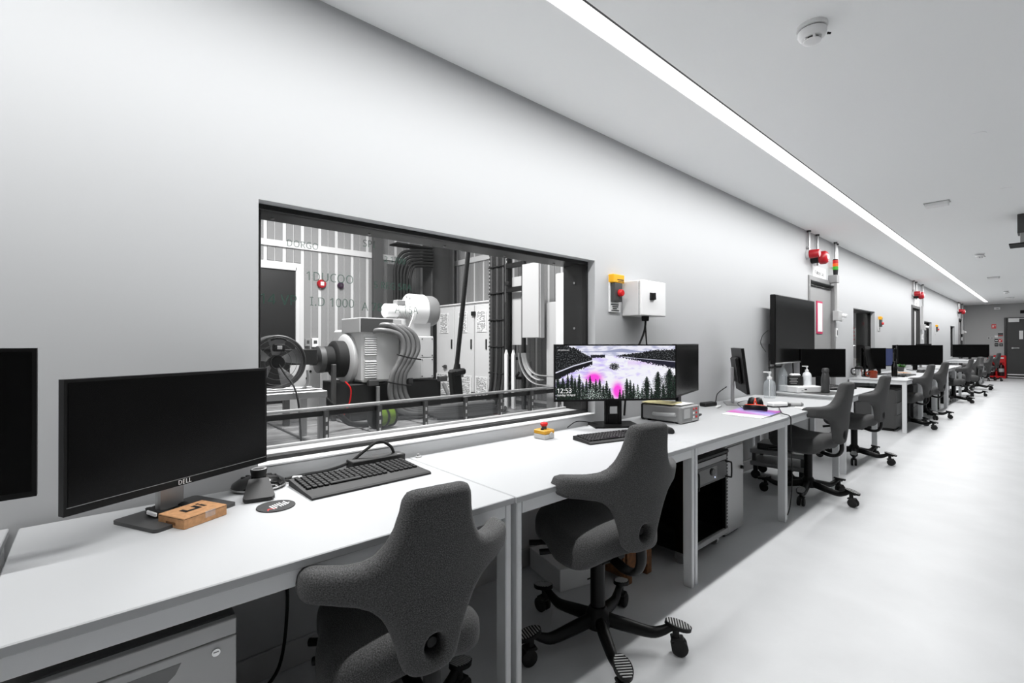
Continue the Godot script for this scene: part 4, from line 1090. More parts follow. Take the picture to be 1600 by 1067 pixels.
func conduit(label: String, z: float, y0: float, y1: float, x := -1.875) -> void:
	var o := thing("conduit", label, "conduit", Vector3(x, 0, z), 0.0, "steel conduits on the wall")
	part("pipe", mb().cyl(Vector3(0, y0, 0), Vector3(0, y1, 0), 0.0125, 0.0125, 14), M.steel, o)
	part("collar", mb().cyl(Vector3(0, y1 - 0.02, 0), Vector3(0, y1, 0), 0.022, 0.022, 14), M.dgrey, o)
	part("saddle", mb().box(Vector3(-0.008, lerpf(y0, y1, 0.35), 0), Vector3(0.03, 0.018, 0.06), 0.002), M.alu, o)

func door_set(first: bool, z0: float, sign_text: String, which: String) -> void:
	conduit("left steel conduit running to the fire sounder over the %s door" % which, z0 + 0.04, 2.27, CY)
	conduit("right steel conduit running to the fire sounder over the %s door" % which, z0 - 0.28, 2.2, CY)
	sounder("red fire sounder with beacon above the %s side door" % which, z0 + 0.02, 2.30)
	if sign_text:
		var o := thing("door_sign", "white room name sign over the %s side door" % which, "sign", Vector3(WX, 2.115, z0 - 0.42))
		part("board", mb().box(Vector3(0.004, 0, 0), Vector3(0.008, 0.155, 0.52), 0.001), M.paper, o)
		words("sign_lettering", sign_text, 0.046, Vector3(0.0085, 0, 0), Basis(Vector3(0, 0, -1), Vector3(0, 1, 0), Vector3(1, 0, 0)), M.ink, o, 0.001)
	if first:
		var t := thing("stack_light", "red amber green stack light beside the first side door", "signal light", Vector3(-1.83, 2.13, z0 - 0.87))
		part("bracket", mb().box(Vector3(-0.02, -0.05, 0), Vector3(0.10, 0.10, 0.11), 0.004), M.grey, t)
		part("foot", mb().cyl(Vector3(0, 0, 0), Vector3(0, 0.07, 0), 0.024, 0.03, 18), M.ink, t)
		part("green_lens", mb().cyl(Vector3(0, 0.07, 0), Vector3(0, 0.115, 0), 0.032, 0.032, 20, 0.002), emissive(Color(0.25, 0.75, 0.12), 0.7), t)
		part("amber_lens", mb().cyl(Vector3(0, 0.115, 0), Vector3(0, 0.155, 0), 0.032, 0.032, 20, 0.002), emissive(Color(1.0, 0.42, 0.05), 0.8), t)
		part("red_lens", mb().cyl(Vector3(0, 0.155, 0), Vector3(0, 0.20, 0), 0.032, 0.032, 20, 0.002), emissive(Color(0.85, 0.03, 0.05), 0.8), t)
		part("cap", mb().cyl(Vector3(0, 0.20, 0), Vector3(0, 0.212, 0), 0.032, 0.026, 20), M.ink, t)
	var o2 := thing("wall_trunking", "grey trunking and switch box down the wall beside the %s side door" % which, "trunking", Vector3(WX, 0, z0 - 1.12))
	part("trunk", mb().box(Vector3(0.02, 1.86, 0.02), Vector3(0.04, 0.46, 0.07), 0.003), M.lgrey, o2)
	part("isolator_box", mb().box(Vector3(0.035, 1.60, 0.03), Vector3(0.07, 0.13, 0.16), 0.004), M.lgrey, o2)
	part("socket", mb().cyl(Vector3(0.07, 1.61, -0.06), Vector3(0.125, 1.595, -0.06), 0.026, 0.024, 16, 0.003).cyl(Vector3(0.03, 1.55, -0.08), Vector3(0.07, 1.54, -0.08), 0.02, 0.02, 16, 0.003), M.white, o2)
	part("access_reader", mb().box(Vector3(0.012, 1.37, -0.02), Vector3(0.024, 0.12, 0.06), 0.004), M.white, o2)
	part("reader_face", mb().box(Vector3(0.025, 1.37, -0.02), Vector3(0.003, 0.07, 0.025), 0.001), M.ink, o2)
	conduit("inner tall steel conduit beside the %s side door" % which, z0 - 0.99, 2.08, CY, -1.86)
	conduit("outer tall steel conduit beside the %s side door" % which, z0 - 1.12, 1.66, CY)

func wall_things() -> void:
	wall_stop("yellow-headed emergency stop plate left of the wall cabinet", -2.59, 1.555)
	wall_stop("yellow-headed emergency stop plate right of the second window", -10.22, 1.56)
	wall_stop("yellow-headed emergency stop plate right of the third window", -16.75, 1.58)
	# steel enclosure with a door facing the aisle
	var o := thing("control_enclosure", "white steel wall enclosure with black rotary switch above lake monitor", "enclosure", Vector3(WX, 1.53, -2.83))
	part("carcass", mb().box(Vector3(0.065, 0, 0), Vector3(0.13, 0.232, 0.295), 0.004), M.cabinet, o)
	part("gasket", mb().box(Vector3(0.132, 0, 0), Vector3(0.006, 0.222, 0.285)), M.ink, o)
	part("door", mb().box(Vector3(0.145, 0, 0), Vector3(0.022, 0.236, 0.30), 0.006), M.white, o)
	part("rotary_switch", mb().box(Vector3(0.159, 0.012, 0.03), Vector3(0.008, 0.05, 0.05), 0.002).box(Vector3(0.172, 0.012, 0.03), Vector3(0.028, 0.046, 0.016), 0.003, Basis(Vector3(1, 0, 0), 0.1)), M.ink, o)
	part("cable_gland", mb().cyl(Vector3(0.10, -0.116, 0.02), Vector3(0.10, -0.15, 0.02), 0.026, 0.024, 16, 0.004), M.ink, o)
	part("stud", mb().cyl(Vector3(0.05, -0.116, -0.06), Vector3(0.05, -0.125, -0.06), 0.006, 0.006, 10), M.steel, o)
	cable("enclosure_lead", [Vector3(-1.80, 1.385, -2.815), Vector3(-1.805, 1.30, -2.80), Vector3(-1.84, 1.15, -2.75), Vector3(-1.87, 0.95, -2.70), Vector3(-1.88, 0.74, -2.68)], 0.007, "left black lead dropping from the white wall enclosure")
	cable("enclosure_lead", [Vector3(-1.797, 1.385, -2.805), Vector3(-1.82, 1.28, -2.85), Vector3(-1.85, 1.18, -2.91), Vector3(-1.88, 1.0, -2.97), Vector3(-1.885, 0.74, -2.98)], 0.005, "right thinner black lead dropping from the white wall enclosure")
	door_set(true, -6.50, "E-Motor Lab", "first")
	door_set(false, -13.44, "Lab 2", "second")
	door_set(false, -21.6, "", "third")
	# smoke detectors and small sensors on the ceiling
	o = thing("smoke_detector", "white round smoke detector on the ceiling nearest the camera", "smoke detector", Vector3(-0.655, CY, -2.30))
	part("base_ring", mb().lathe([Vector2(0, 0), Vector2(0.058, 0), Vector2(0.058, -0.012), Vector2(0.052, -0.016), Vector2(0, -0.016)], Transform3D(), 32), M.white, o)
	part("slot_ring", mb().lathe([Vector2(0.046, -0.016), Vector2(0.046, -0.022)], Transform3D(), 32), M.ink, o)
	part("head", mb().lathe([Vector2(0.0, -0.022), Vector2(0.053, -0.022), Vector2(0.054, -0.036), Vector2(0.049, -0.048), Vector2(0.036, -0.054), Vector2(0, -0.054)], Transform3D(), 32), M.white, o)
	part("mesh_core", mb().lathe([Vector2(0.027, -0.054), Vector2(0.027, -0.066)], Transform3D(), 24), M.dgrey, o)
	for k in 6: part("rib", mb().box(Vector3(cos(k * TAU / 6) * 0.031, -0.059, sin(k * TAU / 6) * 0.031), Vector3(0.013, 0.014, 0.009), 0.002, Basis(Vector3.UP, -k * TAU / 6)), M.white, o)
	part("cap", mb().lathe([Vector2(0, -0.064), Vector2(0.034, -0.064), Vector2(0.034, -0.068), Vector2(0.02, -0.073), Vector2(0, -0.073)], Transform3D(), 24), M.white, o)
	part("indicator", mb().cyl(Vector3(0.048, -0.04, -0.03), Vector3(0.06, -0.044, -0.036), 0.005, 0.004, 10), M.ink, o)
	copy(o, "white smoke detector further down the ceiling, second from camera", Vector3(-0.64, CY, -10.1))
	copy(o, "white smoke detector far down the ceiling, nearest the end wall", Vector3(-0.65, CY, -17.9))
	o = thing("ceiling_sensor", "small flat rectangular white sensor on the ceiling nearest the camera", "sensor", Vector3(-0.68, CY, -6.1))
	part("housing", mb().box(Vector3(0, -0.02, 0), Vector3(0.17, 0.04, 0.09), 0.006), M.white, o)
	part("edge_plate", mb().box(Vector3(0, -0.004, 0), Vector3(0.19, 0.008, 0.11), 0.002), M.lgrey, o)
	copy(o, "small flat rectangular white sensor midway down the ceiling", Vector3(-0.68, CY, -13.9))
	copy(o, "small flat rectangular white sensor far down ceiling by the end wall", Vector3(-0.66, CY, -20.5))
	o = thing("sprinkler_cover", "flat round white cover plate on the ceiling, nearer one", "cover plate", Vector3(-0.28, CY, -4.3))
	part("disc", mb().cyl(Vector3(0, 0, 0), Vector3(0, -0.003, 0), 0.042, 0.041, 28), M.ceil, o)
	copy(o, "flat round white cover plate on the ceiling, further one at right", Vector3(-0.22, CY, -6.0))
	o = thing("hanging_display", "grey hanging box unit on a bracket at the right edge", "ceiling unit", Vector3(0.0, CY, -7.4))
	part("drop_duct", mb().box(Vector3(0, -0.10, 0), Vector3(0.36, 0.20, 0.22), 0.004), M.dgrey, o)
	part("lower_duct", mb().box(Vector3(0.01, -0.25, 0), Vector3(0.34, 0.11, 0.20), 0.004), M.grey, o)
	part("bottom_plate", mb().box(Vector3(0.0, -0.315, 0), Vector3(0.48, 0.014, 0.3), 0.002), M.ink, o)

# ------------------------------------------------------------------ desks further down
func far_things() -> void:
	# big display on a floor stand in the gap before the fifth desk
	var o := thing("display_stand", "large black flat display on a dark floor stand against the wall", "display", Vector3(-1.79, 0, -5.68), 90.0)
	part("housing", mb().box(Vector3(0.0, 1.367, -0.005), Vector3(1.22, 0.70, 0.05), 0.006).box(Vector3(0.0, 1.30, -0.035), Vector3(0.9, 0.42, 0.03), 0.01), M.black, o)
	part("screen", mb().box(Vector3(0.0, 1.372, 0.0205), Vector3(1.20, 0.67, 0.003), 0.0005), M.gloss, o)
	part("lower_trim", mb().box(Vector3(0, 1.022, 0.02), Vector3(1.21, 0.012, 0.012), 0.002), M.alu, o)
	part("post", mb().box(Vector3(-0.505, 0.62, -0.045), Vector3(0.07, 1.2, 0.05), 0.005), M.frame, o)
	part("post", mb().cyl(Vector3(-0.56, 0.03, -0.03), Vector3(-0.56, 1.05, -0.03), 0.018, 0.018, 14), M.steel, o)
	part("cross_bar", mb().box(Vector3(-0.50, 0.985, -0.02), Vector3(0.28, 0.02, 0.03), 0.003), M.ink, o)
	part("foot", mb().box(Vector3(-0.505, 0.015, 0.0), Vector3(0.16, 0.03, 0.14), 0.005), M.frame, o)
	cable("display_lead", [Vector3(-1.80, 1.02, -5.66), Vector3(-1.80, 0.92, -5.67), Vector3(-1.81, 0.82, -5.70), Vector3(-1.80, 0.745, -5.72)], 0.006, "black lead hanging under the large flat display")
	cable("display_wall_lead", [Vector3(-1.83, 1.36, -5.06), Vector3(-1.86, 1.30, -4.99), Vector3(-1.87, 1.22, -4.98), Vector3(-1.85, 1.14, -5.05)], 0.003, "thin wire bulging at left edge of the large display")
	# fifth desk
	o = thing("white_device", "white flat box device on the fifth desk below the display", "device", Vector3(-1.68, DY, -5.52), 62.0)
	part("case", mb().box(Vector3(0, 0.034, 0), Vector3(0.32, 0.06, 0.24), 0.006), M.white, o)
	part("underside", mb().box(Vector3(0, 0.003, 0), Vector3(0.29, 0.006, 0.21)), M.ink, o)
	part("port", mb().box(Vector3(-0.06, 0.036, 0.1202), Vector3(0.03, 0.012, 0.001)).box(Vector3(-0.10, 0.024, 0.1202), Vector3(0.025, 0.006, 0.001)), M.dgrey, o)
	o = thing("glove_box", "black printed cardboard dispenser with white tissue on the white device", "dispenser box", Vector3(-1.745, DY + 0.064, -5.52), 40.0)
	part("carton", mb().box(Vector3(0, 0.048, 0), Vector3(0.145, 0.096, 0.085), 0.002), M.ink, o)
	var tx := mb()
	for k in 4: tx.box(Vector3(-0.02, 0.075 - k * 0.017, 0.0428), Vector3(0.08 - (k % 2) * 0.02, 0.007, 0.001))
	part("print", tx, M.grey, o)
	part("tissue", mb().box(Vector3(0.01, 0.108, 0), Vector3(0.10, 0.03, 0.05), 0.012), M.paper, o)
	pump_bottle("white pump bottle standing on the white device box", Vector3(-1.655, DY + 0.064, -5.625), 1.05, mat(Color(0.92, 0.93, 0.94), 0.3))
	o = thing("tall_bottle", "tall transparent bottle standing at the wall beside display post", "bottle", Vector3(-1.80, DY, -5.36))
	part("body", mb().lathe([Vector2(0, 0), Vector2(0.04, 0), Vector2(0.042, 0.01), Vector2(0.042, 0.2), Vector2(0.016, 0.25), Vector2(0.014, 0.27), Vector2(0, 0.27)], Transform3D(), 20), M.clear, o)
	part("cap", mb().cyl(Vector3(0, 0.27, 0), Vector3(0, 0.29, 0), 0.017, 0.017, 14), M.lgrey, o)
	solo("desk_mat", mb().prism(rr(0.42, 0.30, 0.01), 0.003, Transform3D(Basis(Vector3(1, 0, 0), -PI / 2), Vector3()), true), M.dgrey, "dark grey desk mat under the patterned drinking bottle", "mat", "", Vector3(-1.50, DY, -5.58), 80.0)
	o = thing("drinking_bottle", "dark patterned drinking bottle before the fifth desk's monitor", "bottle", Vector3(-1.475, DY + 0.003, -5.58))
	part("body", mb().lathe([Vector2(0, 0), Vector2(0.036, 0), Vector2(0.039, 0.008), Vector2(0.037, 0.06), Vector2(0.039, 0.10), Vector2(0.037, 0.15), Vector2(0.030, 0.19), Vector2(0.027, 0.205), Vector2(0, 0.205)], Transform3D(), 24), grained(mat(g(0.42), 0.3), noise_tex(0.15, 0.3, 1.0, 128, 2, 40), 8.0), o)
	part("cap", mb().lathe([Vector2(0.03, 0.205), Vector2(0.033, 0.21), Vector2(0.033, 0.235), Vector2(0.025, 0.25), Vector2(0, 0.252)], Transform3D(), 20), M.dgrey, o)
	monitor("black monitor on fifth desk behind the drinking bottle", Vector3(-1.60, DY, -5.98), 50.0, 0.50, 0.31, 0.135)
	o = thing("mouse", "black mouse on the fifth desk beside loose leads", "mouse", Vector3(-1.42, DY, -6.30), 70.0)
	part("shell", mb().lathe([Vector2(0.03, 0.002), Vector2(0.033, 0.008), Vector2(0.031, 0.02), Vector2(0.02, 0.032), Vector2(0, 0.036)], Transform3D(Basis().scaled(Vector3(1, 1, 1.8)), Vector3()), 18), M.soft, o)
	keyboard("black keyboard at the far end of the fifth desk", Vector3(-1.62, DY, -6.28), 84.0, 0.40, 0.14, false, 0.01)
	cable("desk_lead", [Vector3(-1.60, 0.724, -5.72), Vector3(-1.52, 0.73, -5.86), Vector3(-1.58, 0.735, -6.0), Vector3(-1.48, 0.726, -6.12), Vector3(-1.55, 0.726, -6.2)], 0.005, "tangled black leads on the fifth desk by monitor foot")
	# sixth desk and beyond
	o = thing("travel_mug", "steel travel mug with black handle and lid on sixth desk", "mug", Vector3(-1.80, DY, -8.40), 0.0)
	part("cup", mb().lathe([Vector2(0, 0), Vector2(0.036, 0), Vector2(0.038, 0.01), Vector2(0.045, 0.13), Vector2(0, 0.13)], Transform3D(), 24), M.chrome, o)
	part("lid", mb().lathe([Vector2(0.046, 0.125), Vector2(0.047, 0.15), Vector2(0.045, 0.162), Vector2(0, 0.162)], Transform3D(), 24), M.ink, o)
	part("handle", mb().tube(smooth([Vector3(-0.04, 0.135, 0.01), Vector3(-0.075, 0.13, 0.02), Vector3(-0.085, 0.09, 0.022), Vector3(-0.07, 0.05, 0.018), Vector3(-0.038, 0.04, 0.01)], 4), 0.008, 8), M.ink, o)
	o = thing("orange_mug", "orange brown ceramic mug at the near edge of sixth desk", "mug", Vector3(-1.64, DY, -8.48), 0.0)
	part("cup", mb().lathe([Vector2(0, 0.0), Vector2(0.042, 0), Vector2(0.048, 0.008), Vector2(0.05, 0.105), Vector2(0.046, 0.107), Vector2(0.044, 0.02), Vector2(0, 0.018)], Transform3D(), 24), M.mug, o)
	part("handle", mb().tube(smooth([Vector3(-0.045, 0.085, 0.01), Vector3(-0.08, 0.08, 0.02), Vector3(-0.08, 0.035, 0.02), Vector3(-0.045, 0.025, 0.01)], 4), 0.008, 8), M.mug, o)
	o = thing("thermos_flask", "slim black thermos flask with steel base ring on sixth desk", "flask", Vector3(-1.46, DY, -8.85))
	part("body", mb().lathe([Vector2(0, 0.012), Vector2(0.036, 0.012), Vector2(0.036, 0.16), Vector2(0.03, 0.19), Vector2(0.024, 0.20), Vector2(0.024, 0.235), Vector2(0, 0.237)], Transform3D(), 22), M.gloss, o)
	part("base_ring", mb().cyl(Vector3(), Vector3(0, 0.012, 0), 0.035, 0.036, 22), M.steel, o)
	monitor("black monitor leaning away on sixth desk behind the mugs", Vector3(-1.74, DY, -8.80), 94.0, 0.50, 0.36, 0.10, "plate", null, "", 0.0, -0.2)
	monitor("black squarish monitor on the sixth desk facing the camera", Vector3(-1.765, DY, -9.14), 42.0, 0.36, 0.33, 0.10)
	monitor("monitor with plain blue screen between two dark monitors", Vector3(-1.74, DY, -9.62), 58.0, 0.40, 0.29, 0.13, "plate", emissive(Color(0.28, 0.32, 0.50), 0.5))
	monitor("narrow white-stand monitor seen edge-on behind the thermos", Vector3(-1.60, DY, -9.98), 100.0, 0.36, 0.30, 0.18, "silver")
	monitor("wide black ultrawide monitor on the eighth desk", Vector3(-1.555, DY, -11.45), 36.0, 0.80, 0.37, 0.10, "plate", null, "", 0.012)
	monitor("dark monitor with pale edge just right of far ultrawide", Vector3(-1.62, DY, -12.75), 70.0, 0.50, 0.36, 0.13, "silver")
	monitor("silver-stand monitor seen edge-on near the second side door", Vector3(-1.55, DY, -14.3), 108.0, 0.50, 0.33, 0.12, "silver")
	monitor("large black screen on the far desks by the end wall", Vector3(-1.48, DY, -20.2), 22.0, 0.85, 0.40, 0.06)
	o = thing("potted_plant", "small green plant in dark pot beside the far ultrawide", "plant", Vector3(-1.70, DY, -10.85))
	part("pot", mb().lathe([Vector2(0, 0), Vector2(0.04, 0), Vector2(0.052, 0.075), Vector2(0.048, 0.078), Vector2(0, 0.07)], Transform3D(), 18), M.dgrey, o)
	var lf := mb()
	var rng := RandomNumberGenerator.new()
	rng.seed = 3
	for k in 26:
		var a := rng.randf() * TAU
		var d := Vector3(cos(a), rng.randf_range(0.3, 1.3), sin(a)).normalized()
		var p := Vector3(0, 0.07, 0)
		var l := rng.randf_range(0.06, 0.12)
		var s := d.cross(Vector3.UP).normalized() * 0.014
		var tip := p + d * l - Vector3(0, 0.02, 0)
		var mid := p + d * l * 0.6
		var nn := s.cross(d).normalized()
		lf.tri(p, mid + s, tip, nn, nn, nn); lf.tri(p, tip, mid - s, nn, nn, nn)
		lf.tri(p - nn * 0.001, mid + s - nn * 0.001, tip - nn * 0.001, -nn, -nn, -nn); lf.tri(p - nn * 0.001, tip - nn * 0.001, mid - s - nn * 0.001, -nn, -nn, -nn)
	part("leaves", lf, M.leaf, o).set_meta("kind", "stuff")
	for q in [["black notebook lying on sixth desk near the thermos", "notebook", Vector3(-1.50, DY, -9.15), Vector3(0.16, 0.014, 0.22), M.soft, 20.0], ["white papers on sixth desk by the squarish monitor", "papers", Vector3(-1.60, DY, -9.05), Vector3(0.2, 0.006, 0.28), M.paper, -12.0], ["dark tablet lying on the seventh desk", "tablet", Vector3(-1.44, DY, -9.75), Vector3(0.2, 0.01, 0.26), M.soft, 8.0], ["tan envelope on seventh desk before the plant", "envelope", Vector3(-1.60, DY, -10.30), Vector3(0.17, 0.006, 0.24), M.card, 30.0], ["white document tray on the ninth desk", "tray", Vector3(-1.50, DY, -13.1), Vector3(0.24, 0.05, 0.32), M.white, 12.0]]:
		solo("desk_" + q[1], mb().box(Vector3(0, q[3].y / 2, 0), q[3], 0.002), q[4], q[0], q[1], "", q[2], q[5])
	for q in [[Vector3(-1.42, DY, -9.05), "black computer mouse on sixth desk near the thermos"], [Vector3(-1.40, DY, -10.6), "black computer mouse on the seventh desk's far end"]]:
		solo("mouse", mb().lathe([Vector2(0.03, 0.0), Vector2(0.033, 0.008), Vector2(0.031, 0.02), Vector2(0.02, 0.032), Vector2(0, 0.036)], Transform3D(Basis().scaled(Vector3(1, 1, 1.8)), Vector3()), 16), M.soft, q[1], "mouse", "", q[0], 75.0)
	keyboard("black keyboard on the sixth desk in front of squarish monitor", Vector3(-1.42, DY, -9.36), 88.0, 0.42, 0.14, false, 0.01)
	keyboard("white-edged black keyboard on the eighth desk before ultrawide", Vector3(-1.40, DY, -11.1), 86.0, 0.42, 0.14, false, 0.01)
	# pedestals and computers below the far desks
	for q in [[-8.50, "grey drawer pedestal under the sixth desk"], [-9.75, "grey drawer pedestal under the seventh desk"]]:
		o = thing("far_pedestal", q[1], "drawer unit", Vector3(-1.58, 0, q[0]))
		part("carcass", mb().box(Vector3(-0.01, 0.31, 0), Vector3(0.46, 0.54, 0.42), 0.003), M.dgrey, o)
		for k in 3: part("drawer", mb().box(Vector3(0.228, 0.14 + k * 0.172, 0), Vector3(0.02, 0.165, 0.41), 0.002), M.dgrey, o)
		part("castor_plinth", mb().box(Vector3(0, 0.02, 0), Vector3(0.4, 0.04, 0.36), 0.002), M.ink, o)
	for q in [[-11.6, "black tower computer under the eighth desk"], [-12.92, "black tower computer under the ninth desk"], [-19.4, "black tower computer under the far end desks"]]:
		o = thing("tower_computer", q[1], "computer", Vector3(-1.50, 0, q[0]))
		part("case", mb().box(Vector3(0, 0.23, 0), Vector3(0.45, 0.44, 0.19), 0.006), M.black, o)
		part("front_panel", mb().box(Vector3(0.23, 0.23, 0), Vector3(0.016, 0.43, 0.18), 0.006), M.gloss, o)
		part("feet", mb().box(Vector3(0, 0.006, 0), Vector3(0.4, 0.012, 0.16)), M.ink, o)

# ------------------------------------------------------------------ end wall
func plate(called: String, label: String, x: float, y: float, w: float, h: float, m: Material) -> Node3D:
	var o := thing(called, label, "sign", Vector3(x, y, -23.7))
	part("board", mb().box(Vector3(0, 0, 0.006), Vector3(w, h, 0.012), 0.002), m, o)
	return o

func end_wall() -> void:
	var o := plate("fire_action_sign", "red fire sign high on the dark end wall", -1.152, 1.81, 0.115, 0.16, M.red)
	part("pictogram", mb().box(Vector3(-0.02, 0.0, 0.0125), Vector3(0.03, 0.07, 0.001)).box(Vector3(0.03, 0.02, 0.0125), Vector3(0.015, 0.04, 0.001)), M.paper, o)
	o = plate("safety_notice", "dark notice with red foot band, topmost of the sign cluster", -0.99, 1.535, 0.125, 0.14, M.dgrey)
	part("header", mb().box(Vector3(0, 0.06, 0.0125), Vector3(0.12, 0.018, 0.001)), M.paper, o)
	part("red_band", mb().box(Vector3(0, -0.058, 0.0125), Vector3(0.12, 0.022, 0.001)), M.red, o)
	plate("white_plate", "small white plate left of the topmost notice", -1.095, 1.455, 0.08, 0.07, M.paper)
	o = plate("small_notice", "small black notice with white bar, middle left of cluster", -1.09, 1.31, 0.09, 0.11, M.ink)
	part("bar", mb().box(Vector3(0, 0, 0.0125), Vector3(0.065, 0.03, 0.001)), M.paper, o)
	o = plate("small_notice", "small red and white fire notice, middle right of cluster", -0.99, 1.31, 0.09, 0.11, M.red)
	part("mark", mb().box(Vector3(-0.015, -0.01, 0.0125), Vector3(0.03, 0.05, 0.001)).box(Vector3(0.025, 0.025, 0.0125), Vector3(0.02, 0.02, 0.001)), M.paper, o)
	o = plate("small_notice", "small black notice with white bar, bottom left of cluster", -1.09, 1.16, 0.09, 0.11, M.ink)
	part("bar", mb().box(Vector3(0, 0, 0.0125), Vector3(0.06, 0.02, 0.001)), M.lgrey, o)
	o = plate("small_notice", "small dark grey notice, bottom right of the cluster", -0.975, 1.16, 0.09, 0.10, M.frame)
	part("mark", mb().box(Vector3(0, 0, 0.0125), Vector3(0.05, 0.03, 0.001)), M.grey, o)
	o = thing("wall_switches", "white double switch plate left of the sign cluster", "switch", Vector3(-1.24, 1.40, -23.7))
	part("plate", mb().box(Vector3(0, 0, 0.006), Vector3(0.17, 0.09, 0.012), 0.003), M.lgrey, o)
	for k in 2: part("rocker", mb().box(Vector3(-0.04 + k * 0.08, 0, 0.014), Vector3(0.03, 0.04, 0.006), 0.002), M.dgrey if k == 0 else M.grey, o)
	o = thing("wall_sensor", "white rectangular box high on dark end wall", "sensor", Vector3(-1.07, 2.435, -23.7))
	part("housing", mb().box(Vector3(0, 0, 0.03), Vector3(0.15, 0.085, 0.06), 0.008), M.white, o)
	part("lens", mb().box(Vector3(0.01, -0.01, 0.0605), Vector3(0.06, 0.03, 0.003), 0.001), M.lgrey, o)
	o = thing("exit_sign", "black exit sign with white border above the end door", "sign", Vector3(-0.34, 2.29, -23.7))
	part("board", mb().box(Vector3(0, 0, 0.01), Vector3(0.36, 0.11, 0.02), 0.003), M.ink, o)
	words("sign_lettering", "EXIT", 0.06, Vector3(0.05, 0, 0.0205), Basis(), M.white, o, 0.001)
	o = thing("extinguisher_stand", "red floor stand for extinguishers at the dark end wall", "extinguisher stand", Vector3(-1.08, 0, -23.52))
	part("back_board", mb().box(Vector3(0, 0.40, -0.13), Vector3(0.46, 0.78, 0.04), 0.02), M.red, o)
	part("base_tray", mb().box(Vector3(0, 0.04, 0), Vector3(0.46, 0.08, 0.28), 0.015), M.red, o)
	part("divider", mb().box(Vector3(0, 0.22, -0.03), Vector3(0.03, 0.32, 0.18), 0.008), M.red, o)
	part("label_panel", mb().box(Vector3(0.11, 0.70, -0.109), Vector3(0.12, 0.05, 0.002)).box(Vector3(-0.11, 0.70, -0.109), Vector3(0.12, 0.05, 0.002)), M.paper, o)
	for k in 2:
		var e := thing("fire_extinguisher", ["dark extinguisher in left bay of the red stand", "dark extinguisher in right bay of the red stand"][k], "extinguisher", Vector3(-1.19 + k * 0.22, 0.08, -23.53), 0.0, "extinguishers in the red stand")
		part("cylinder", mb().lathe([Vector2(0, 0), Vector2(0.07, 0), Vector2(0.075, 0.02), Vector2(0.075, 0.33), Vector2(0.05, 0.39), Vector2(0.02, 0.41), Vector2(0, 0.41)], Transform3D(), 20), mat(Color(0.16, 0.01, 0.03), 0.3), e)
		part("valve", mb().cyl(Vector3(0, 0.41, 0), Vector3(0, 0.46, 0), 0.018, 0.016, 12).box(Vector3(0.03, 0.455, 0), Vector3(0.10, 0.014, 0.02), 0.003), M.ink, e)
		part("label_band", mb().lathe([Vector2(0.0756, 0.14), Vector2(0.0756, 0.26)], Transform3D(), 20), M.lgrey, e)
		part("hose", mb().tube(smooth([Vector3(0.0, 0.44, 0.02), Vector3(-0.05, 0.42, 0.06), Vector3(-0.07, 0.3, 0.06), Vector3(-0.065, 0.12, 0.06)], 4), 0.01, 8), M.rubber, e)

# ------------------------------------------------------------------ test cell behind the big window
const FY := 0.55      # its raised floor

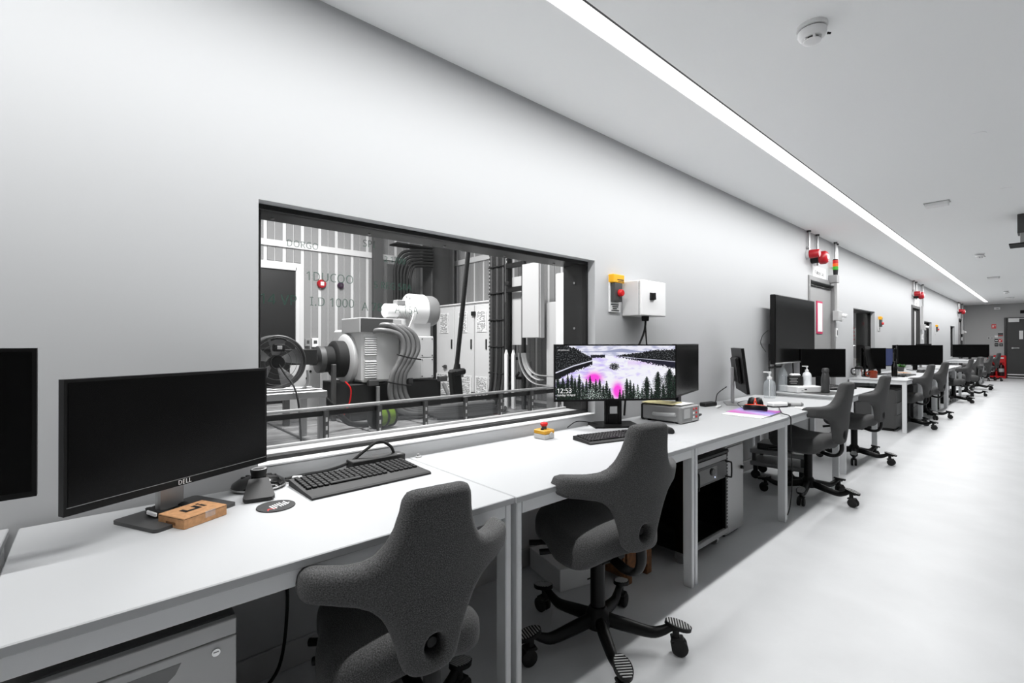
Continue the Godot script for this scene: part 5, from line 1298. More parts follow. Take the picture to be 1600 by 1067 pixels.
func cell() -> void:
	struct("floor_cell", mb().box(Vector3(-3.95, FY - 0.08, -1.5), Vector3(3.8, 0.14, 5.0)), M.beddark)
	struct("ceiling_cell", mb().box(Vector3(-3.95, 3.4, -1.5), Vector3(3.8, 0.1, 5.0)), M.ceil)
	struct("wall_cell_upper", mb().box(Vector3(-2.0, 3.05, -1.5), Vector3(0.1, 0.72, 5.0)), M.strip)
	struct("wall_cell_end", mb().box(Vector3(-3.95, 1.9, 1.0), Vector3(3.8, 3.1, 0.1)), M.strip)
	var wb := struct("wall_cell_back", mb().box(Vector3(-5.80, 1.9, -1.5), Vector3(0.2, 3.1, 5.0)), M.strip)
	var ws := struct("wall_cell_side", mb().box(Vector3(-3.95, 1.9, -3.92), Vector3(3.8, 3.1, 0.2)), M.strip)
	# perforated acoustic panels between the pale joint strips, pairs split by a thin line
	var pm := mb().box(Vector3(), Vector3(0.012, 2.85, 0.077), 0.003).mesh()
	for k in 17:
		for h in 2:
			var z := -0.42 - k * 0.197 - 0.059 - h * 0.084
			if z > -1.76:
				var q := inst("panel", mb().box(Vector3(), Vector3(0.012, 1.18, 0.077), 0.003).mesh(), M.panel, wb)
				q.position = Vector3(-5.697, 2.74, z)
			else:
				var q := inst("panel", pm, M.panel, wb)
				q.position = Vector3(-5.697, 2.0, z)
	for k in 18:
		for h in 2:
			var q := inst("panel", pm, M.panel, ws)
			q.position = Vector3(-5.66 + k * 0.197 + 0.059 + h * 0.084, 2.0, -3.817); q.rotation.y = PI / 2
	part("rail_band", mb().box(Vector3(-5.685, 2.345, -1.9), Vector3(0.03, 0.07, 3.9), 0.003), M.strip, wb)
	part("rail_band", mb().box(Vector3(-3.95, 2.345, -3.805), Vector3(3.5, 0.07, 0.03), 0.003), M.strip, ws)
	# cast bed plates
	var pl := mb().box(Vector3(), Vector3(0.455, 0.03, 0.455), 0.006).mesh()
	var fl := get_node("floor_cell")
	for i in 8:
		for j in 9:
			var q := inst("bed_plate", pl, M.bed, fl)
			q.position = Vector3(-2.30 - i * 0.485, FY + 0.005 - 0.015, 0.70 - j * 0.485 - 0.1)
	var cl := thing("cell_lamp", "white ceiling lamp panel inside the test cell, above the window view", "ceiling light", Vector3(-3.6, 3.31, -1.6))
	part("lamp_tray", mb().box(Vector3(0, 0.015, 0), Vector3(1.46, 0.03, 0.56), 0.004), M.lgrey, cl)
	part("diffuser", mb().box(Vector3(0, -0.008, 0), Vector3(1.4, 0.016, 0.5), 0.003), M.tube, cl)
	# door of the cell
	var d := Node3D.new()
	d.name = "door_5"; add_child(d); d.set_meta("kind", "structure")
	d.position = Vector3(-5.68, FY, -1.12)
	part("leaf", mb().box(Vector3(0.01, 0.75, 0), Vector3(0.05, 1.5, 1.18), 0.003), M.frame, d)
	part("door_frame", mb().box(Vector3(0.02, 0.77, -0.61), Vector3(0.07, 1.54, 0.045), 0.003).box(Vector3(0.02, 1.525, 0), Vector3(0.07, 0.05, 1.2), 0.003), M.strip, d)
	part("push_bar", mb().box(Vector3(0.05, 0.62, 0.0), Vector3(0.03, 0.025, 0.9), 0.003), M.ink, d)
	# dark steel columns
	solo("steel_column", mb().box(Vector3(0, 1.4, 0.17), Vector3(0.22, 2.8, 0.025), 0.003).box(Vector3(0, 1.4, -0.17), Vector3(0.22, 2.8, 0.025), 0.003).box(Vector3(0, 1.4, 0), Vector3(0.03, 2.8, 0.33)), M.dgrey, "broad dark grey steel column in the back corner of the test cell", "column", "", Vector3(-5.42, FY, -3.48))
	solo("steel_post", mb().box(Vector3(0, 1.4, 0), Vector3(0.08, 2.8, 0.09), 0.004).box(Vector3(0.045, 1.4, 0), Vector3(0.012, 2.8, 0.12), 0.002), M.dgrey, "narrow dark grey post on the striped cell wall left of pipes", "post", "", Vector3(-5.45, FY, -2.60))
	# cable bundle bending over at the top
	var o := thing("cable_bundle", "bundle of thick dark cables arching over on the striped cell wall", "cables", Vector3(0, 0, 0))
	for k in 6:
		var z := -2.74 - k * 0.042
		part("cable", mb().tube(smooth([Vector3(-5.25, 1.62, z), Vector3(-5.25, 1.95, z), Vector3(-5.25, 2.16 - k * 0.02, z - 0.005), Vector3(-5.25, 2.34 - k * 0.035, z - 0.10 + k * 0.012), Vector3(-5.25, 2.40 - k * 0.04, -3.05), Vector3(-5.25, 2.42 - k * 0.04, -3.28)]), 0.019, 8), M.rubber, o)
	part("tray", mb().box(Vector3(-5.35, 2.46, -3.03), Vector3(0.2, 0.02, 0.52), 0.003), M.ink, o)
	part("wall_plate", mb().box(Vector3(-5.38, 1.9, -2.85), Vector3(0.012, 0.62, 0.30), 0.003).box(Vector3(-5.36, 1.62, -2.85), Vector3(0.14, 0.02, 0.32), 0.003), M.dgrey, o)
	for k in 2:
		o = thing("cell_sounder", ["red round fire alarm with white square face on the cell wall", "small dark purple round call point on the cell wall"][k], "fire alarm", Vector3(-5.69, 1.93, -2.012 - k * 0.228))
		part("base", mb().cyl(Vector3(), Vector3(0.04, 0, 0), 0.052 - k * 0.014, 0.048 - k * 0.014, 24, 0.004), M.alarm if k == 0 else mat(Color(0.2, 0.1, 0.2), 0.4), o)
		part("face", mb().box(Vector3(0.042, 0, 0), Vector3(0.006, 0.045 - k * 0.02, 0.04 - k * 0.015), 0.002), M.paper if k == 0 else M.dgrey, o)
	for k in 2:
		o = thing("wall_control", ["grey wall switch box below the alarms in the cell", "white thermostat with dark display on the cell wall"][k], "control", Vector3(-5.69, 1.235, -1.85 - k * 0.083))
		part("box", mb().box(Vector3(0.02, 0, 0), Vector3(0.04, 0.085 + k * 0.02, 0.055 + k * 0.015), 0.003), [M.grey, M.white][k], o)
		part("face", mb().box(Vector3(0.041, 0.005, 0), Vector3(0.003, 0.04, 0.03 + k * 0.01), 0.001), M.dgrey, o)
	# drum fan on an aluminium table
	o = thing("profile_table", "aluminium profile table carrying the round fan", "table", Vector3(-3.40, FY + 0.005, -0.92))
	part("top_frame", mb().box(Vector3(0.19, 0.335, 0), Vector3(0.045, 0.045, 0.50), 0.004).box(Vector3(-0.19, 0.335, 0), Vector3(0.045, 0.045, 0.50), 0.004).box(Vector3(0, 0.335, 0.23), Vector3(0.36, 0.045, 0.045), 0.004).box(Vector3(0, 0.335, -0.23), Vector3(0.36, 0.045, 0.045), 0.004), M.alu, o)
	for q in [-0.10, 0.10]: part("support_bar", mb().box(Vector3(q, 0.361, 0), Vector3(0.03, 0.008, 0.50), 0.002), M.alu, o)
	for sx in [-1.0, 1.0]:
		for sz in [-1.0, 1.0]: part("leg", mb().box(Vector3(sx * 0.19, 0.157, sz * 0.22), Vector3(0.045, 0.314, 0.045), 0.004), M.alu, o)
	o = thing("drum_fan", "round drum fan with bright blades and black hub", "fan", Vector3(-3.40, 1.105, -0.905))
	var ax := Transform3D(MB.along(Vector3(1, 0, 0)), Vector3())
	part("drum", mb().lathe([Vector2(0.172, -0.06), Vector2(0.178, -0.055), Vector2(0.178, 0.055), Vector2(0.172, 0.06), Vector2(0.170, 0.055), Vector2(0.170, -0.055)], ax, 40), M.dgrey, o)
	for k in 4: part("guard_ring", mb().lathe([Vector2(0.045 + k * 0.036 - 0.0015, 0.06), Vector2(0.045 + k * 0.036, 0.0625), Vector2(0.045 + k * 0.036 + 0.0015, 0.06)], ax, 36), M.steel, o)
	for k in 5:
		var a := TAU * k / 5 + 0.4
		var bl := mb()
		for s in 6:
			var r0 := 0.045 + s * 0.02
			var r1 := r0 + 0.02
			for hh in 4:
				var c0 := a + (hh - 2) * 0.17
				var c1 := c0 + 0.17
				var P := func(r: float, c: float) -> Vector3: return Vector3(-0.02 + (c - a) * 0.07, sin(c) * r, cos(c) * r)
				var nn := Vector3(1, 0, 0)
				bl.quad(P.call(r0, c0), P.call(r0, c1), P.call(r1, c1), P.call(r1, c0), (P.call(r0, c1) - P.call(r0, c0)).cross(P.call(r1, c0) - P.call(r0, c0)).normalized())
		part("blade", bl, M.blade, o)
	part("hub", mb().cyl(Vector3(0.0, 0, 0), Vector3(0.075, 0, 0), 0.042, 0.038, 24, 0.004), M.ink, o)
	part("speed_box", mb().box(Vector3(0.07, 0.095, 0), Vector3(0.04, 0.05, 0.075), 0.008), M.ink, o)
	part("speed_face", mb().box(Vector3(0.091, 0.095, 0), Vector3(0.003, 0.022, 0.03), 0.001), M.lgrey, o)
	part("carry_handle", mb().tube(smooth([Vector3(0.06, 0.145, 0.045), Vector3(0.075, 0.155, 0.02), Vector3(0.075, 0.155, -0.02), Vector3(0.06, 0.145, -0.045)], 4), 0.007, 8), M.ink, o)
	part("foot_frame", mb().tube(smooth([Vector3(0.06, -0.06, 0.185), Vector3(0.06, -0.172, 0.17), Vector3(0.06, -0.182, 0.0), Vector3(0.06, -0.172, -0.17), Vector3(0.06, -0.06, -0.185)], 5), 0.008, 8), M.steel, o)
	cable("fan_lead", [Vector3(-3.31, 1.09, -0.90), Vector3(-3.27, 1.02, -0.93), Vector3(-3.20, 0.95, -0.96), Vector3(-3.14, 0.84, -0.97), Vector3(-3.12, 0.6, -0.98)], 0.006, "black lead hanging from the hub of the drum fan")
	# drive motor, axis along the aisle
	o = thing("drive_motor", "large light grey electric drive motor with round end flange", "motor", Vector3(-4.25, 0, 0))
	part("motor_body", mb().box(Vector3(0, 1.12, -1.92), Vector3(0.66, 0.47, 0.37), 0.02), M.machine, o)
	part("motor_rear", mb().box(Vector3(0.01, 1.095, -2.275), Vector3(0.68, 0.40, 0.34), 0.006), M.machine, o)
	for q in [[1.19, 0.19], [0.993, 0.185]]:
		var pn := part("access_panel", mb().box(Vector3(0.353, q[0], -2.37), Vector3(0.008, q[1], 0.14), 0.002), M.machine, o)
		var bolts := mb()
		for a in [-1.0, 1.0]:
			for b2 in [-1.0, 1.0]: bolts.cyl(Vector3(0.356, q[0] + a * 0.078, -2.37 + b2 * 0.055), Vector3(0.361, q[0] + a * 0.078, -2.37 + b2 * 0.055), 0.006, 0.006, 8)
		part("bolts", bolts, M.dgrey, pn)
	part("side_plate", mb().box(Vector3(0.353, 1.09, -2.215), Vector3(0.008, 0.38, 0.155), 0.002), M.machine, o)
	for q in [1.20, 1.0]:
		var vg := part("vent_frame", mb().box(Vector3(0.333, q, -1.81), Vector3(0.01, 0.165, 0.12), 0.002), M.lgrey, o)
		for k in 8: part("louvre", mb().box(Vector3(0.343, q - 0.07 + k * 0.02, -1.81), Vector3(0.018, 0.006, 0.105), 0.001, Basis(Vector3(0, 0, 1), -0.5)), M.white, vg)
	part("terminal_box", mb().box(Vector3(0.16, 1.385, -1.90), Vector3(0.40, 0.13, 0.40), 0.006), M.lgrey, o)
	part("terminal_plate", mb().box(Vector3(0.365, 1.385, -1.86), Vector3(0.01, 0.12, 0.30), 0.002), M.dgrey, o)
	var fz := Transform3D(MB.along(Vector3(0, 0, 1)), Vector3(0.03, 1.085, 0))
	part("end_flange", mb().lathe([Vector2(0, -1.74), Vector2(0.225, -1.74), Vector2(0.23, -1.73), Vector2(0.225, -1.70), Vector2(0.20, -1.685), Vector2(0.0, -1.685)], fz, 40), M.machine, o)
	part("bearing_drum", mb().lathe([Vector2(0.165, -1.69), Vector2(0.165, -1.60), Vector2(0.15, -1.585), Vector2(0.115, -1.58), Vector2(0.115, -1.50), Vector2(0, -1.50)], fz, 36), M.ink, o)
	part("coupling", mb().lathe([Vector2(0.105, -1.51), Vector2(0.118, -1.505), Vector2(0.118, -1.46), Vector2(0.10, -1.45), Vector2(0.05, -1.445), Vector2(0.05, -1.40), Vector2(0, -1.40)], fz, 32), M.dgrey, o)
	part("shaft", mb().lathe([Vector2(0.03, -1.42), Vector2(0.03, -1.30), Vector2(0, -1.30)], fz, 18), M.steel, o)
	part("lifting_eye", mb().lathe([Vector2(0.028, -0.012), Vector2(0.042, 0), Vector2(0.028, 0.012), Vector2(0.02, 0), Vector2(0.028, -0.012)], Transform3D(MB.along(Vector3(1, 0, 0)), Vector3(0.365, 1.29, -2.16)), 18).box(Vector3(0.362, 1.235, -2.16), Vector3(0.012, 0.07, 0.06), 0.004), M.machine, o)
	o = thing("cooling_blower", "white cylindrical cooling blower with small motor on top of the drive motor", "blower", Vector3(-4.05, 1.545, -2.0))
	var bz := Transform3D(MB.along(Vector3(0, 0, -1)), Vector3())
	part("blower_motor", mb().lathe([Vector2(0, -0.03), Vector2(0.05, -0.03), Vector2(0.066, -0.015), Vector2(0.068, 0.09), Vector2(0.06, 0.095), Vector2(0.06, 0.24), Vector2(0, 0.24)], bz.translated(Vector3(0.06, -0.02, 0)), 28), M.white, o)
	for k in 7: part("cooling_fin", mb().lathe([Vector2(0.058, 0.105 + k * 0.018), Vector2(0.067, 0.105 + k * 0.018), Vector2(0.067, 0.112 + k * 0.018), Vector2(0.058, 0.112 + k * 0.018)], bz.translated(Vector3(0.06, -0.02, 0)), 20), M.lgrey, o)
	part("motor_terminal", mb().box(Vector3(0.06, 0.06, -0.13), Vector3(0.08, 0.05, 0.09), 0.006), M.grey, o)
	part("scroll_housing", mb().lathe([Vector2(0, 0.24), Vector2(0.14, 0.24), Vector2(0.158, 0.255), Vector2(0.158, 0.40), Vector2(0, 0.40)], bz, 40), M.white, o)
	part("filter_drum", mb().lathe([Vector2(0.15, 0.40), Vector2(0.152, 0.50), Vector2(0.14, 0.53), Vector2(0, 0.535)], bz, 36), M.alu, o)
	part("outlet_duct", mb().box(Vector3(-0.03, -0.15, -0.34), Vector3(0.24, 0.20, 0.22), 0.004), M.machine, o)
	var bo := mb()
	for k in 12: bo.cyl(Vector3(cos(k * TAU / 12) * 0.13, sin(k * TAU / 12) * 0.13, -0.241), Vector3(cos(k * TAU / 12) * 0.13, sin(k * TAU / 12) * 0.13, -0.232), 0.008, 0.008, 8)
	part("flange_bolts", bo, M.grey, o)
	part("white_lead", mb().tube(smooth([Vector3(0.07, 0.05, -0.20), Vector3(0.14, 0.05, -0.23), Vector3(0.16, -0.06, -0.22), Vector3(0.15, -0.17, -0.18)], 5), 0.007, 8), M.white, o)
	o = thing("motor_base", "dark steel base frame under the drive motor", "machine base", Vector3(-4.25, FY + 0.005, -2.09))
	part("plinth", mb().box(Vector3(0, 0.16, 0), Vector3(0.64, 0.315, 0.92), 0.006), M.frame, o)
	for k in 3: part("mount_lug", mb().box(Vector3(0.34, 0.325, 0.26 - k * 0.36), Vector3(0.06, 0.05, 0.09 if k != 1 else 0.05), 0.005), M.dgrey, o)
	part("clamp_post", mb().box(Vector3(0.38, 0.15, 0.23), Vector3(0.03, 0.29, 0.025), 0.003), M.alu, o)
	part("brace", mb().cyl(Vector3(0.36, 0.28, -0.46), Vector3(0.42, 0.02, -0.56), 0.018, 0.018, 10), M.grey, o)
	o = thing("bearing_pedestal", "light steel bearing plate with bolt holes left of the motor", "bearing plate", Vector3(-4.38, FY + 0.005, -1.40))
	part("plate", mb().box(Vector3(0, 0.30, 0), Vector3(0.03, 0.60, 0.28), 0.003), M.machine, o)
	part("foot", mb().box(Vector3(0.05, 0.015, 0), Vector3(0.18, 0.03, 0.30), 0.003), M.machine, o)
	for q in [[0.36, 0.06], [0.36, -0.02], [0.25, 0.06], [0.25, -0.05], [0.42, -0.05]]: part("bolt_hole", mb().cyl(Vector3(0.014, q[0], q[1]), Vector3(0.018, q[0], q[1]), 0.011, 0.011, 12), M.ink, o)
	o = thing("shaft_guard", "flat black guard box over the drive shaft beside the fan", "guard", Vector3(-4.10, 0, -1.25))
	part("cover", mb().box(Vector3(0, 1.115, 0.02), Vector3(0.22, 0.125, 0.30), 0.004), M.ink, o)
	part("post", mb().box(Vector3(0.0, 0.805, 0.08), Vector3(0.05, 0.50, 0.045), 0.004), M.dgrey, o)
	part("post", mb().box(Vector3(0.02, 0.80, -0.30), Vector3(0.04, 0.49, 0.035), 0.004), M.dgrey, o)
	# power cables of the motor
	o = thing("power_cables", "four thick grey power cables curving from the terminal box to the floor", "cables", Vector3())
	for k in 4:
		var s := k * 0.045
		part("cable", mb().tube(smooth([Vector3(-3.90, 1.365 + (0.02 if k > 0 else -0.03), -1.83 - k * 0.055), Vector3(-3.84, 1.37 - k * 0.005 + (0.02 if k > 0 else -0.03), -1.90 - k * 0.06), Vector3(-3.80, 1.30, -2.03 - k * 0.05), Vector3(-3.78, 1.18, -2.06 - k * 0.048), Vector3(-3.77, 1.06, -2.01 - k * 0.042), Vector3(-3.76, 0.95, -1.94 - k * 0.04), Vector3(-3.76, 0.80, -1.92 - k * 0.046), Vector3(-3.74, 0.68, -1.96 - k * 0.055), Vector3(-3.70, 0.605 + k * 0.01, -2.10 - k * 0.05), Vector3(-3.64, 0.59 + k * 0.018, -2.50), Vector3(-3.6, 0.59 + k * 0.018, -2.95)], 5), 0.024, 10), M.cable, o)
	for q in [[1.10, -2.09], [0.87, -1.99]]: part("cable_tie", mb().tube([Vector3(-3.735, q[0] + 0.03, q[1] + 0.12), Vector3(-3.735, q[0], q[1]), Vector3(-3.735, q[0] - 0.02, q[1] - 0.12)], 0.006, 6), M.ink, o)
	cable("red_lead", [Vector3(-3.95, 0.90, -1.60), Vector3(-3.92, 0.84, -1.635), Vector3(-3.92, 0.74, -1.63), Vector3(-3.93, 0.66, -1.60), Vector3(-3.95, 0.60, -1.58)], 0.006, "coiled red lead hanging left of the motor base", M.red)
	cable("floor_hose", [Vector3(-3.55, 0.86, -1.22), Vector3(-3.57, 0.80, -1.30), Vector3(-3.6, 0.70, -1.40), Vector3(-3.62, 0.60, -1.50), Vector3(-3.6, 0.575, -1.65)], 0.022, "thick black hose sloping from the fan table to the floor")
	o = thing("cable_reel", "lime green wire reel with black flanges on cell floor", "reel", Vector3(-3.50, FY + 0.095, -1.72), 15.0)
	var rz := Transform3D(MB.along(Vector3(0, 0, 1)), Vector3())
	part("winding", mb().lathe([Vector2(0.076, -0.075), Vector2(0.079, -0.04), Vector2(0.076, 0.0), Vector2(0.079, 0.04), Vector2(0.076, 0.075)], rz, 28), grained(M.lime.duplicate(), noise_tex(0.2, 0.35, 1.0, 128, 2, 50), 7.0), o)
	for sg in [-1.0, 1.0]: part("flange", mb().lathe([Vector2(0, sg * 0.075), Vector2(0.09, sg * 0.075), Vector2(0.09, sg * 0.083), Vector2(0, sg * 0.083)], rz, 28), M.ink, o)
	part("band", mb().lathe([Vector2(0.0805, -0.012), Vector2(0.0805, 0.012)], rz, 28), M.ink, o)
	# white control cabinets along the side wall
	for k in 3:
		var x: float = [-5.13, -4.715, -4.36][k]
		var w: float = [0.41, 0.41, 0.28][k]
		o = thing("switch_cabinet", ["left white control cabinet behind the blower", "middle white control cabinet behind the hanging pendant", "right white control cabinet beside the cable ladder"][k], "cabinet", Vector3(x, FY + 0.005, -3.60), 0.0, "white control cabinets in the cell")
		part("carcass", mb().box(Vector3(0, 0.575, 0), Vector3(w, 1.15, 0.38), 0.004), M.cabinet, o)
		part("top_cover", mb().box(Vector3(0, 1.158, 0.01), Vector3(w + 0.006, 0.016, 0.41), 0.004), M.white, o)
		part("door", mb().box(Vector3(0, 0.57, 0.20), Vector3(w - 0.012, 1.12, 0.018), 0.003), M.cabinet, o)
		for q in 2:
			var gm := mat(g(1), 0.8)
			gm.albedo_texture = rng_paper_tex(10 + k * 2 + q, 0.75)
			var gw: float = minf(0.19, w - 0.06) if q == 0 else w - 0.05
			part("vent_grille", mb().box(Vector3(-0.02 if w > 0.3 else 0.0, [0.93, 0.16][q], 0.212), Vector3(gw, [0.26, 0.24][q], 0.01), 0.003), gm, o)
		part("door_handle", mb().box(Vector3(w / 2 - 0.05, 0.66, 0.215), Vector3(0.02, 0.12, 0.016), 0.004), M.ink, o)
		if k == 0: part("main_switch", mb().cyl(Vector3(0.02, 0.37, 0.208), Vector3(0.02, 0.37, 0.24), 0.025, 0.022, 14).box(Vector3(0.02, 0.37, 0.235), Vector3(0.09, 0.018, 0.012), 0.002), M.dgrey, o)
	for q in [[-4.505, 1.58], [-4.505, 0.62]]: solo("cabinet_hinge", mb().box(Vector3(0, 0, 0.01), Vector3(0.07, 0.05, 0.02), 0.003), M.ink, "small black hinge joining two white cabinets, %s one" % ("upper" if q[1] > 1 else "lower"), "hinge", "", Vector3(q[0], q[1], -3.385))
	# vertical cable ladder
	o = thing("cable_ladder", "tall vertical cable ladder filled with black cables", "cable ladder", Vector3(-3.95, FY, -3.33))
	for sg in [-1.0, 1.0]:
		var r := part("side_rail", mb().box(Vector3(sg * 0.145, 1.0, 0), Vector3(0.02, 2.0, 0.07), 0.002), M.ink, o)
		var sl := mb()
		for k in 44: sl.box(Vector3(sg * 0.145 + 0.0, 0.12 + k * 0.042, 0.0358), Vector3(0.008, 0.02, 0.001))
		part("slots", sl, M.lgrey, r).set_meta("kind", "stuff")
	for k in 7: part("cable", mb().tube(smooth([Vector3(-0.11 + k * 0.034, 0.02, 0.10 + (k % 2) * 0.02), Vector3(-0.105 + k * 0.034, 0.3, 0.045 + (k % 2) * 0.012), Vector3(-0.11 + k * 0.034, 1.1, 0.035), Vector3(-0.11 + k * 0.034, 2.2, 0.035)], 4), 0.0155, 8), M.rubber if k % 3 else M.dgrey, o)
	for k in 6: part("cable_tie", mb().box(Vector3(-0.01, 0.35 + k * 0.29, 0.055), Vector3(0.25, 0.012, 0.02), 0.003), M.ink, o)
	# slotted support frame with a wall box
	o = thing("support_frame", "black slotted steel frame with cross bars right of the cable ladder", "frame", Vector3(-3.645, FY, -3.28))
	for sg in [-1.0, 1.0]: part("upright", mb().box(Vector3(sg * 0.125, 0.76, 0), Vector3(0.035, 1.52, 0.04), 0.003), M.ink, o)
	for y in [1.49, 1.24, 0.52, 0.32]: part("cross_bar", mb().box(Vector3(0, y, 0.012), Vector3(0.25, 0.05 if y > 1 else 0.03, 0.03), 0.003), M.frame, o)
	part("back_sheet", mb().box(Vector3(0, 1.02, -0.06), Vector3(0.24, 0.72, 0.006), 0.001), M.lgrey, o)
	part("clamp", mb().box(Vector3(-0.06, 1.30, 0.05), Vector3(0.06, 0.04, 0.05), 0.004), M.ink, o)
	part("brace", mb().cyl(Vector3(-0.12, 0.16, 0.06), Vector3(0.12, 0.38, 0.06), 0.013, 0.013, 10), M.ink, o)
	var pk := PackedVector2Array([Vector2(-0.02, -0.53), Vector2(0.02, -0.53), Vector2(0.02, 0.02), Vector2(0.0, 0.07), Vector2(-0.02, 0.02)])
	for sg in [-1.0, 1.0]: part("pointed_stake", mb().prism(pk, 0.02, Transform3D(Basis(), Vector3(sg * 0.055, 0.54, 0.07))), M.white, o)
	o = thing("wall_box", "large plain white wall box mounted on the slotted frame", "enclosure", Vector3(-3.395, 1.655, -3.30))
	part("carcass", mb().box(Vector3(0, 0, 0.0), Vector3(0.25, 0.75, 0.06), 0.004), M.lgrey, o)
	part("door", mb().box(Vector3(-0.004, 0, 0.038), Vector3(0.24, 0.745, 0.014), 0.003), M.lgrey, o)
	o = thing("curved_ladder", "curved grey cable ladder bend beside the grey cabinet", "cable ladder", Vector3(-3.40, 1.13, -3.2))
	for sg in [0.0, 1.0]:
		var pts := []
		for k in 11:
			var a := PI + PI / 2 * k / 10
			var r: float = 0.30 - 0.09 * sg
			pts.append(Vector3(0.22 + cos(a) * r, sin(a) * r, 0.02))
		pts.append(Vector3(0.50, -0.30 + 0.09 * sg, 0.02))
		part("side_rail", mb().tube(pts, 0.012, 6, Vector2(0.6, 1.6)), M.alu, o)
	var cp := []
	for k in 11: cp.append(Vector3(0.22 + cos(PI + PI / 2 * k / 10) * 0.255, sin(PI + PI / 2 * k / 10) * 0.255, 0.0))
	part("tray", mb().tube(cp, 0.03, 6, Vector2(0.15, 1.3)), M.lgrey, o)
	part("strut", mb().box(Vector3(0.04, -0.30, 0.0), Vector3(0.02, 0.24, 0.02), 0.002, Basis(Vector3(0, 0, 1), -0.5)), M.dgrey, o)
	part("post", mb().box(Vector3(0.0, -0.33, -0.05), Vector3(0.03, 0.49, 0.03), 0.002), M.dgrey, o)
	o = thing("grey_cabinet", "medium grey cabinet half hidden behind the lit monitor", "cabinet", Vector3(-3.17, FY + 0.005, -3.58))
	part("carcass", mb().box(Vector3(0, 0.54, 0), Vector3(0.22, 1.08, 0.42), 0.003), M.lgrey, o)
	part("door", mb().box(Vector3(0, 0.54, 0.215), Vector3(0.21, 1.06, 0.012), 0.002), M.lgrey, o)
	o = thing("tall_cabinet", "tall grey cabinet at the right end of the window view", "cabinet", Vector3(-2.93, FY + 0.005, -3.45))
	part("carcass", mb().box(Vector3(0, 0.665, 0), Vector3(0.22, 1.33, 0.40), 0.003), M.lgrey, o)
	part("door", mb().box(Vector3(0.0, 0.665, 0.205), Vector3(0.21, 1.31, 0.014), 0.002), M.cabinet, o)
	solo("white_partition", mb().box(Vector3(0, 0.8, 0), Vector3(0.4, 1.6, 0.03), 0.003), M.strip, "pale partition sheet right of the tall grey cabinet", "partition", "", Vector3(-2.56, FY + 0.005, -3.55))
	# hanging pendant control
	o = thing("crane_pendant", "black crane pendant control hanging on a thick cable in the cell", "pendant", Vector3(-2.9, 0.0, -2.02))
	part("cable", mb().tube([Vector3(0.0, 3.35, -0.235), Vector3(0, 2.0, -0.115), Vector3(0, 1.06, 0.0)], 0.018, 10), M.ink, o)
	part("body", mb().box(Vector3(0, 0.92, 0.01), Vector3(0.075, 0.23, 0.085), 0.015, Basis(Vector3(1, 0, 0), 0.12)), M.ink, o)
	part("collar", mb().cyl(Vector3(0, 1.02, 0), Vector3(0, 1.075, -0.005), 0.03, 0.022, 14), M.ink, o)
	part("head_guard", mb().box(Vector3(0.01, 1.015, 0.0), Vector3(0.09, 0.045, 0.105), 0.012, Basis(Vector3(1, 0, 0), 0.12)), M.ink, o)
	part("button", mb().box(Vector3(0.042, 0.99, -0.02), Vector3(0.01, 0.028, 0.022), 0.003), M.grey, o)
	# low guard rail with clear panels next to the window
	o = thing("guard_rail", "low slotted steel guard rail with clear panels behind the window", "guard rail", Vector3(-2.5, FY + 0.005, -1.65))
	part("top_rail", mb().box(Vector3(0, 0.336, 0), Vector3(0.03, 0.014, 2.7), 0.002), M.alu, o)
	part("mid_rail", mb().box(Vector3(-0.02, 0.306, 0), Vector3(0.012, 0.03, 2.7), 0.002), M.frame, o)
	for k in 9:
		var z := 1.04 - k * 0.30
		var ps := part("post", mb().box(Vector3(0, 0.158, z), Vector3(0.02, 0.326, 0.026), 0.002), M.dgrey, o)
		var sl := mb()
		for q in 6: sl.box(Vector3(0.0102, 0.05 + q * 0.045, z), Vector3(0.001, 0.022, 0.010))
		part("slots", sl, M.lgrey, ps)
	part("clear_panel", mb().box(Vector3(-0.03, 0.16, 0), Vector3(0.006, 0.30, 2.66)), M.perspex, o)
	# loose cables on the bed plates
	for k in 4:
		cable("bed_cable", [Vector3(-3.45 - k * 0.06, 0.585 + k * 0.004, -2.2), Vector3(-3.36 - k * 0.06, 0.58, -2.5), Vector3(-3.42 - k * 0.05, 0.58, -2.9), Vector3(-3.6 - k * 0.06, 0.58, -3.1)], 0.016, ["dark cable lying on cell floor, nearest the window", "dark cable lying on cell floor, second from the window", "dark cable lying on cell floor, third from the window", "dark cable lying on cell floor, farthest from the window"][k])

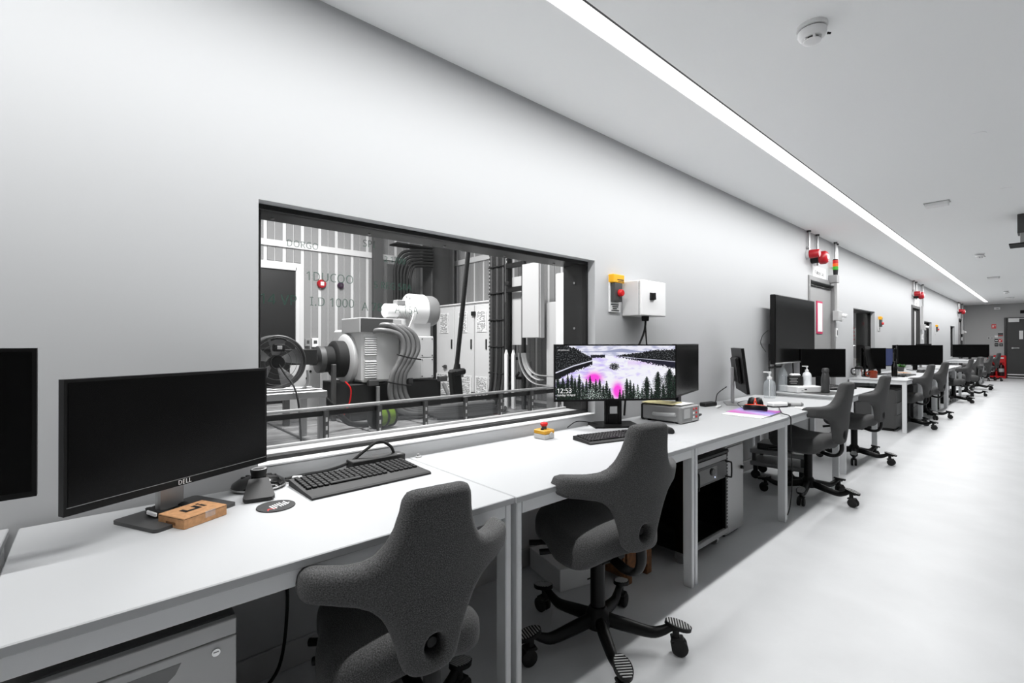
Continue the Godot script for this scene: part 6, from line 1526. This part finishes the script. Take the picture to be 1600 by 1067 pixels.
# dim plant rooms behind the smaller windows
func far_cells() -> void:
	struct("floor_far_cell", mb().box(Vector3(-3.4, -0.05, -14.0), Vector3(2.7, 0.1, 18.2)), M.darkwall)
	struct("ceiling_far_cell", mb().box(Vector3(-3.4, 2.64, -14.0), Vector3(2.7, 0.1, 18.2)), M.darkwall)
	struct("wall_far_cell_back", mb().box(Vector3(-4.7, 1.3, -14.0), Vector3(0.1, 2.8, 18.2)), M.backgrey)
	for z in [-4.95, -14.62, -19.0, -23.05]:
		struct("wall_far_cell_%d" % int(-z), mb().box(Vector3(-3.4, 1.3, z), Vector3(2.6, 2.7, 0.1)), M.backgrey)
	var o := thing("far_cell_lamp", "white strip lamp inside the room behind the second window", "ceiling light", Vector3(-3.2, 2.55, -11.0))
	part("lamp_tray", mb().box(Vector3(0, 0.015, 0), Vector3(0.34, 0.03, 2.7), 0.004), M.lgrey, o)
	part("diffuser", mb().box(Vector3(0, -0.012, 0), Vector3(0.3, 0.02, 2.6), 0.003), M.tube, o)
	o = thing("far_cabinet", "pale cabinet seen through the second window", "cabinet", Vector3(-2.88, 0, -14.25))
	part("carcass", mb().box(Vector3(0, 0.8, 0), Vector3(0.42, 1.6, 0.5), 0.004), M.lgrey, o)
	part("door", mb().box(Vector3(0, 0.8, 0.26), Vector3(0.40, 1.58, 0.02), 0.003), M.cabinet, o)
	o = thing("far_machine", "steel test machine seen low through the second window", "machine", Vector3(-2.62, 0, -12.2))
	part("frame", mb().box(Vector3(0, 0.45, 0), Vector3(0.5, 0.9, 0.6), 0.01), M.grey, o)
	part("drum", mb().cyl(Vector3(0, 1.04, -0.3), Vector3(0, 1.04, 0.3), 0.14, 0.14, 24, 0.01), M.steel, o)
	part("hose", mb().tube(smooth([Vector3(0.1, 1.0, 0.32), Vector3(0.16, 0.8, 0.42), Vector3(0.12, 0.5, 0.4), Vector3(0.0, 0.05, 0.42)]), 0.03, 8), M.dgrey, o)
	o = thing("red_hose_reel", "red hose column seen at left edge of the second window", "hose", Vector3(-3.06, 0, -13.6))
	for k in 4: part("hose_coil", mb().lathe([Vector2(0.05, 1.28 + k * 0.09), Vector2(0.075, 1.31 + k * 0.09), Vector2(0.05, 1.34 + k * 0.09)], Transform3D(), 18), M.alarm, o)
	part("pole", mb().cyl(Vector3(), Vector3(0, 1.9, 0), 0.03, 0.03, 14), M.dgrey, o)

# ------------------------------------------------------------------ build
func _ready() -> void:
	camera_and_light()
	materials()
	room()
	cell()
	far_cells()
	desk(1.38, 0.175, -1.165, -1.895, "white desk nearest the camera, only its corner at the left edge")
	desk(0.157, -1.045, -1.165, -1.875, "white desk with the cardboard box and palm-rest keyboard on it")
	desk(-1.047, -2.272, -1.160, -1.875, "white desk with the yellow emergency stop box on it")
	desk(-2.275, -3.572, -1.165, -1.875, "white desk over the equipment rack, carrying the bench instrument")
	desk(-3.578, -4.88, -1.175, -1.885, "white desk with clear pump bottle in front of the large display")
	desk(-5.25, -6.54, -1.22, -1.89, "white desk with the dark patterned drinking bottle")
	desk(-8.25, -9.50, -1.225, -1.89, "white desk with the orange mug and thermos flask")
	desk(-9.505, -10.79, -1.22, -1.89, "white desk with the small green plant")
	desk(-10.795, -12.10, -1.20, -1.89, "white desk with the far wide ultrawide monitor")
	desk(-12.58, -13.60, -1.235, -1.89, "white desk with white document tray before second side door")
	desk(-13.605, -14.63, -1.215, -1.89, "white desk just past the second side door")
	desk(-18.4, -19.62, -1.22, -1.89, "white desk second from the end wall")
	desk(-19.625, -20.85, -1.22, -1.89, "white desk with the large screen near the end wall")
	near_things()
	wall_things()
	far_things()
	end_wall()
	# chairs: x, z, turn of the upper half, turn of the foot, lift of the gas column, label
	var c := make_chair()
	var row := [[-1.255, -0.66, -6.0, 0.0, -0.02, "grey saddle chair nearest the camera, back to the aisle"], [-1.215, -1.547, -10.0, 0.0, 0.04, "grey saddle chair second from the camera, foot base half in light"], [-1.26, -4.31, -6.0, 26.0, 0.03, "grey saddle chair third from the camera with wire-hung desk legs before it"], [-1.33, -6.02, -6.0, 30.0, 0.0, "grey saddle chair in front of the drinking bottle's desk"], [-1.33, -8.97, -6.0, 20.0, 0.02, "grey saddle chair in front of the thermos flask desk"], [-1.31, -10.30, -10.0, 50.0, 0.02, "grey saddle chair in front of the plant's desk"], [-1.25, -13.5, -4.0, 10.0, 0.0, "grey saddle chair by the second side door, left of a pair"], [-1.20, -15.3, 30.0, 40.0, 0.0, "grey saddle chair turned with its back to the camera"], [-1.17, -17.6, -10.0, 0.0, 0.0, "grey saddle chair of which only the top shows beyond the turned one"], [-1.20, -21.75, -16.0, 25.0, 0.0, "grey saddle chair farthest away in front of red extinguisher stand"]]
	var proto := c.duplicate()
	for i in row.size():
		var q: Array = row[i]
		var o: Node3D = c
		if i > 0:
			o = proto.duplicate()
			o.name = numbered("saddle_chair"); add_child(o)
		o.position = Vector3(q[0], 0, q[1]); o.rotation_degrees.y = q[2]
		o.set_meta("label", q[5])
		for k in o.get_children():
			if String(k.name).begins_with("leg"): k.rotation_degrees.y += q[3] - q[2]
			elif not String(k.name).begins_with("hub"): k.position.y += q[4]
	proto.free()
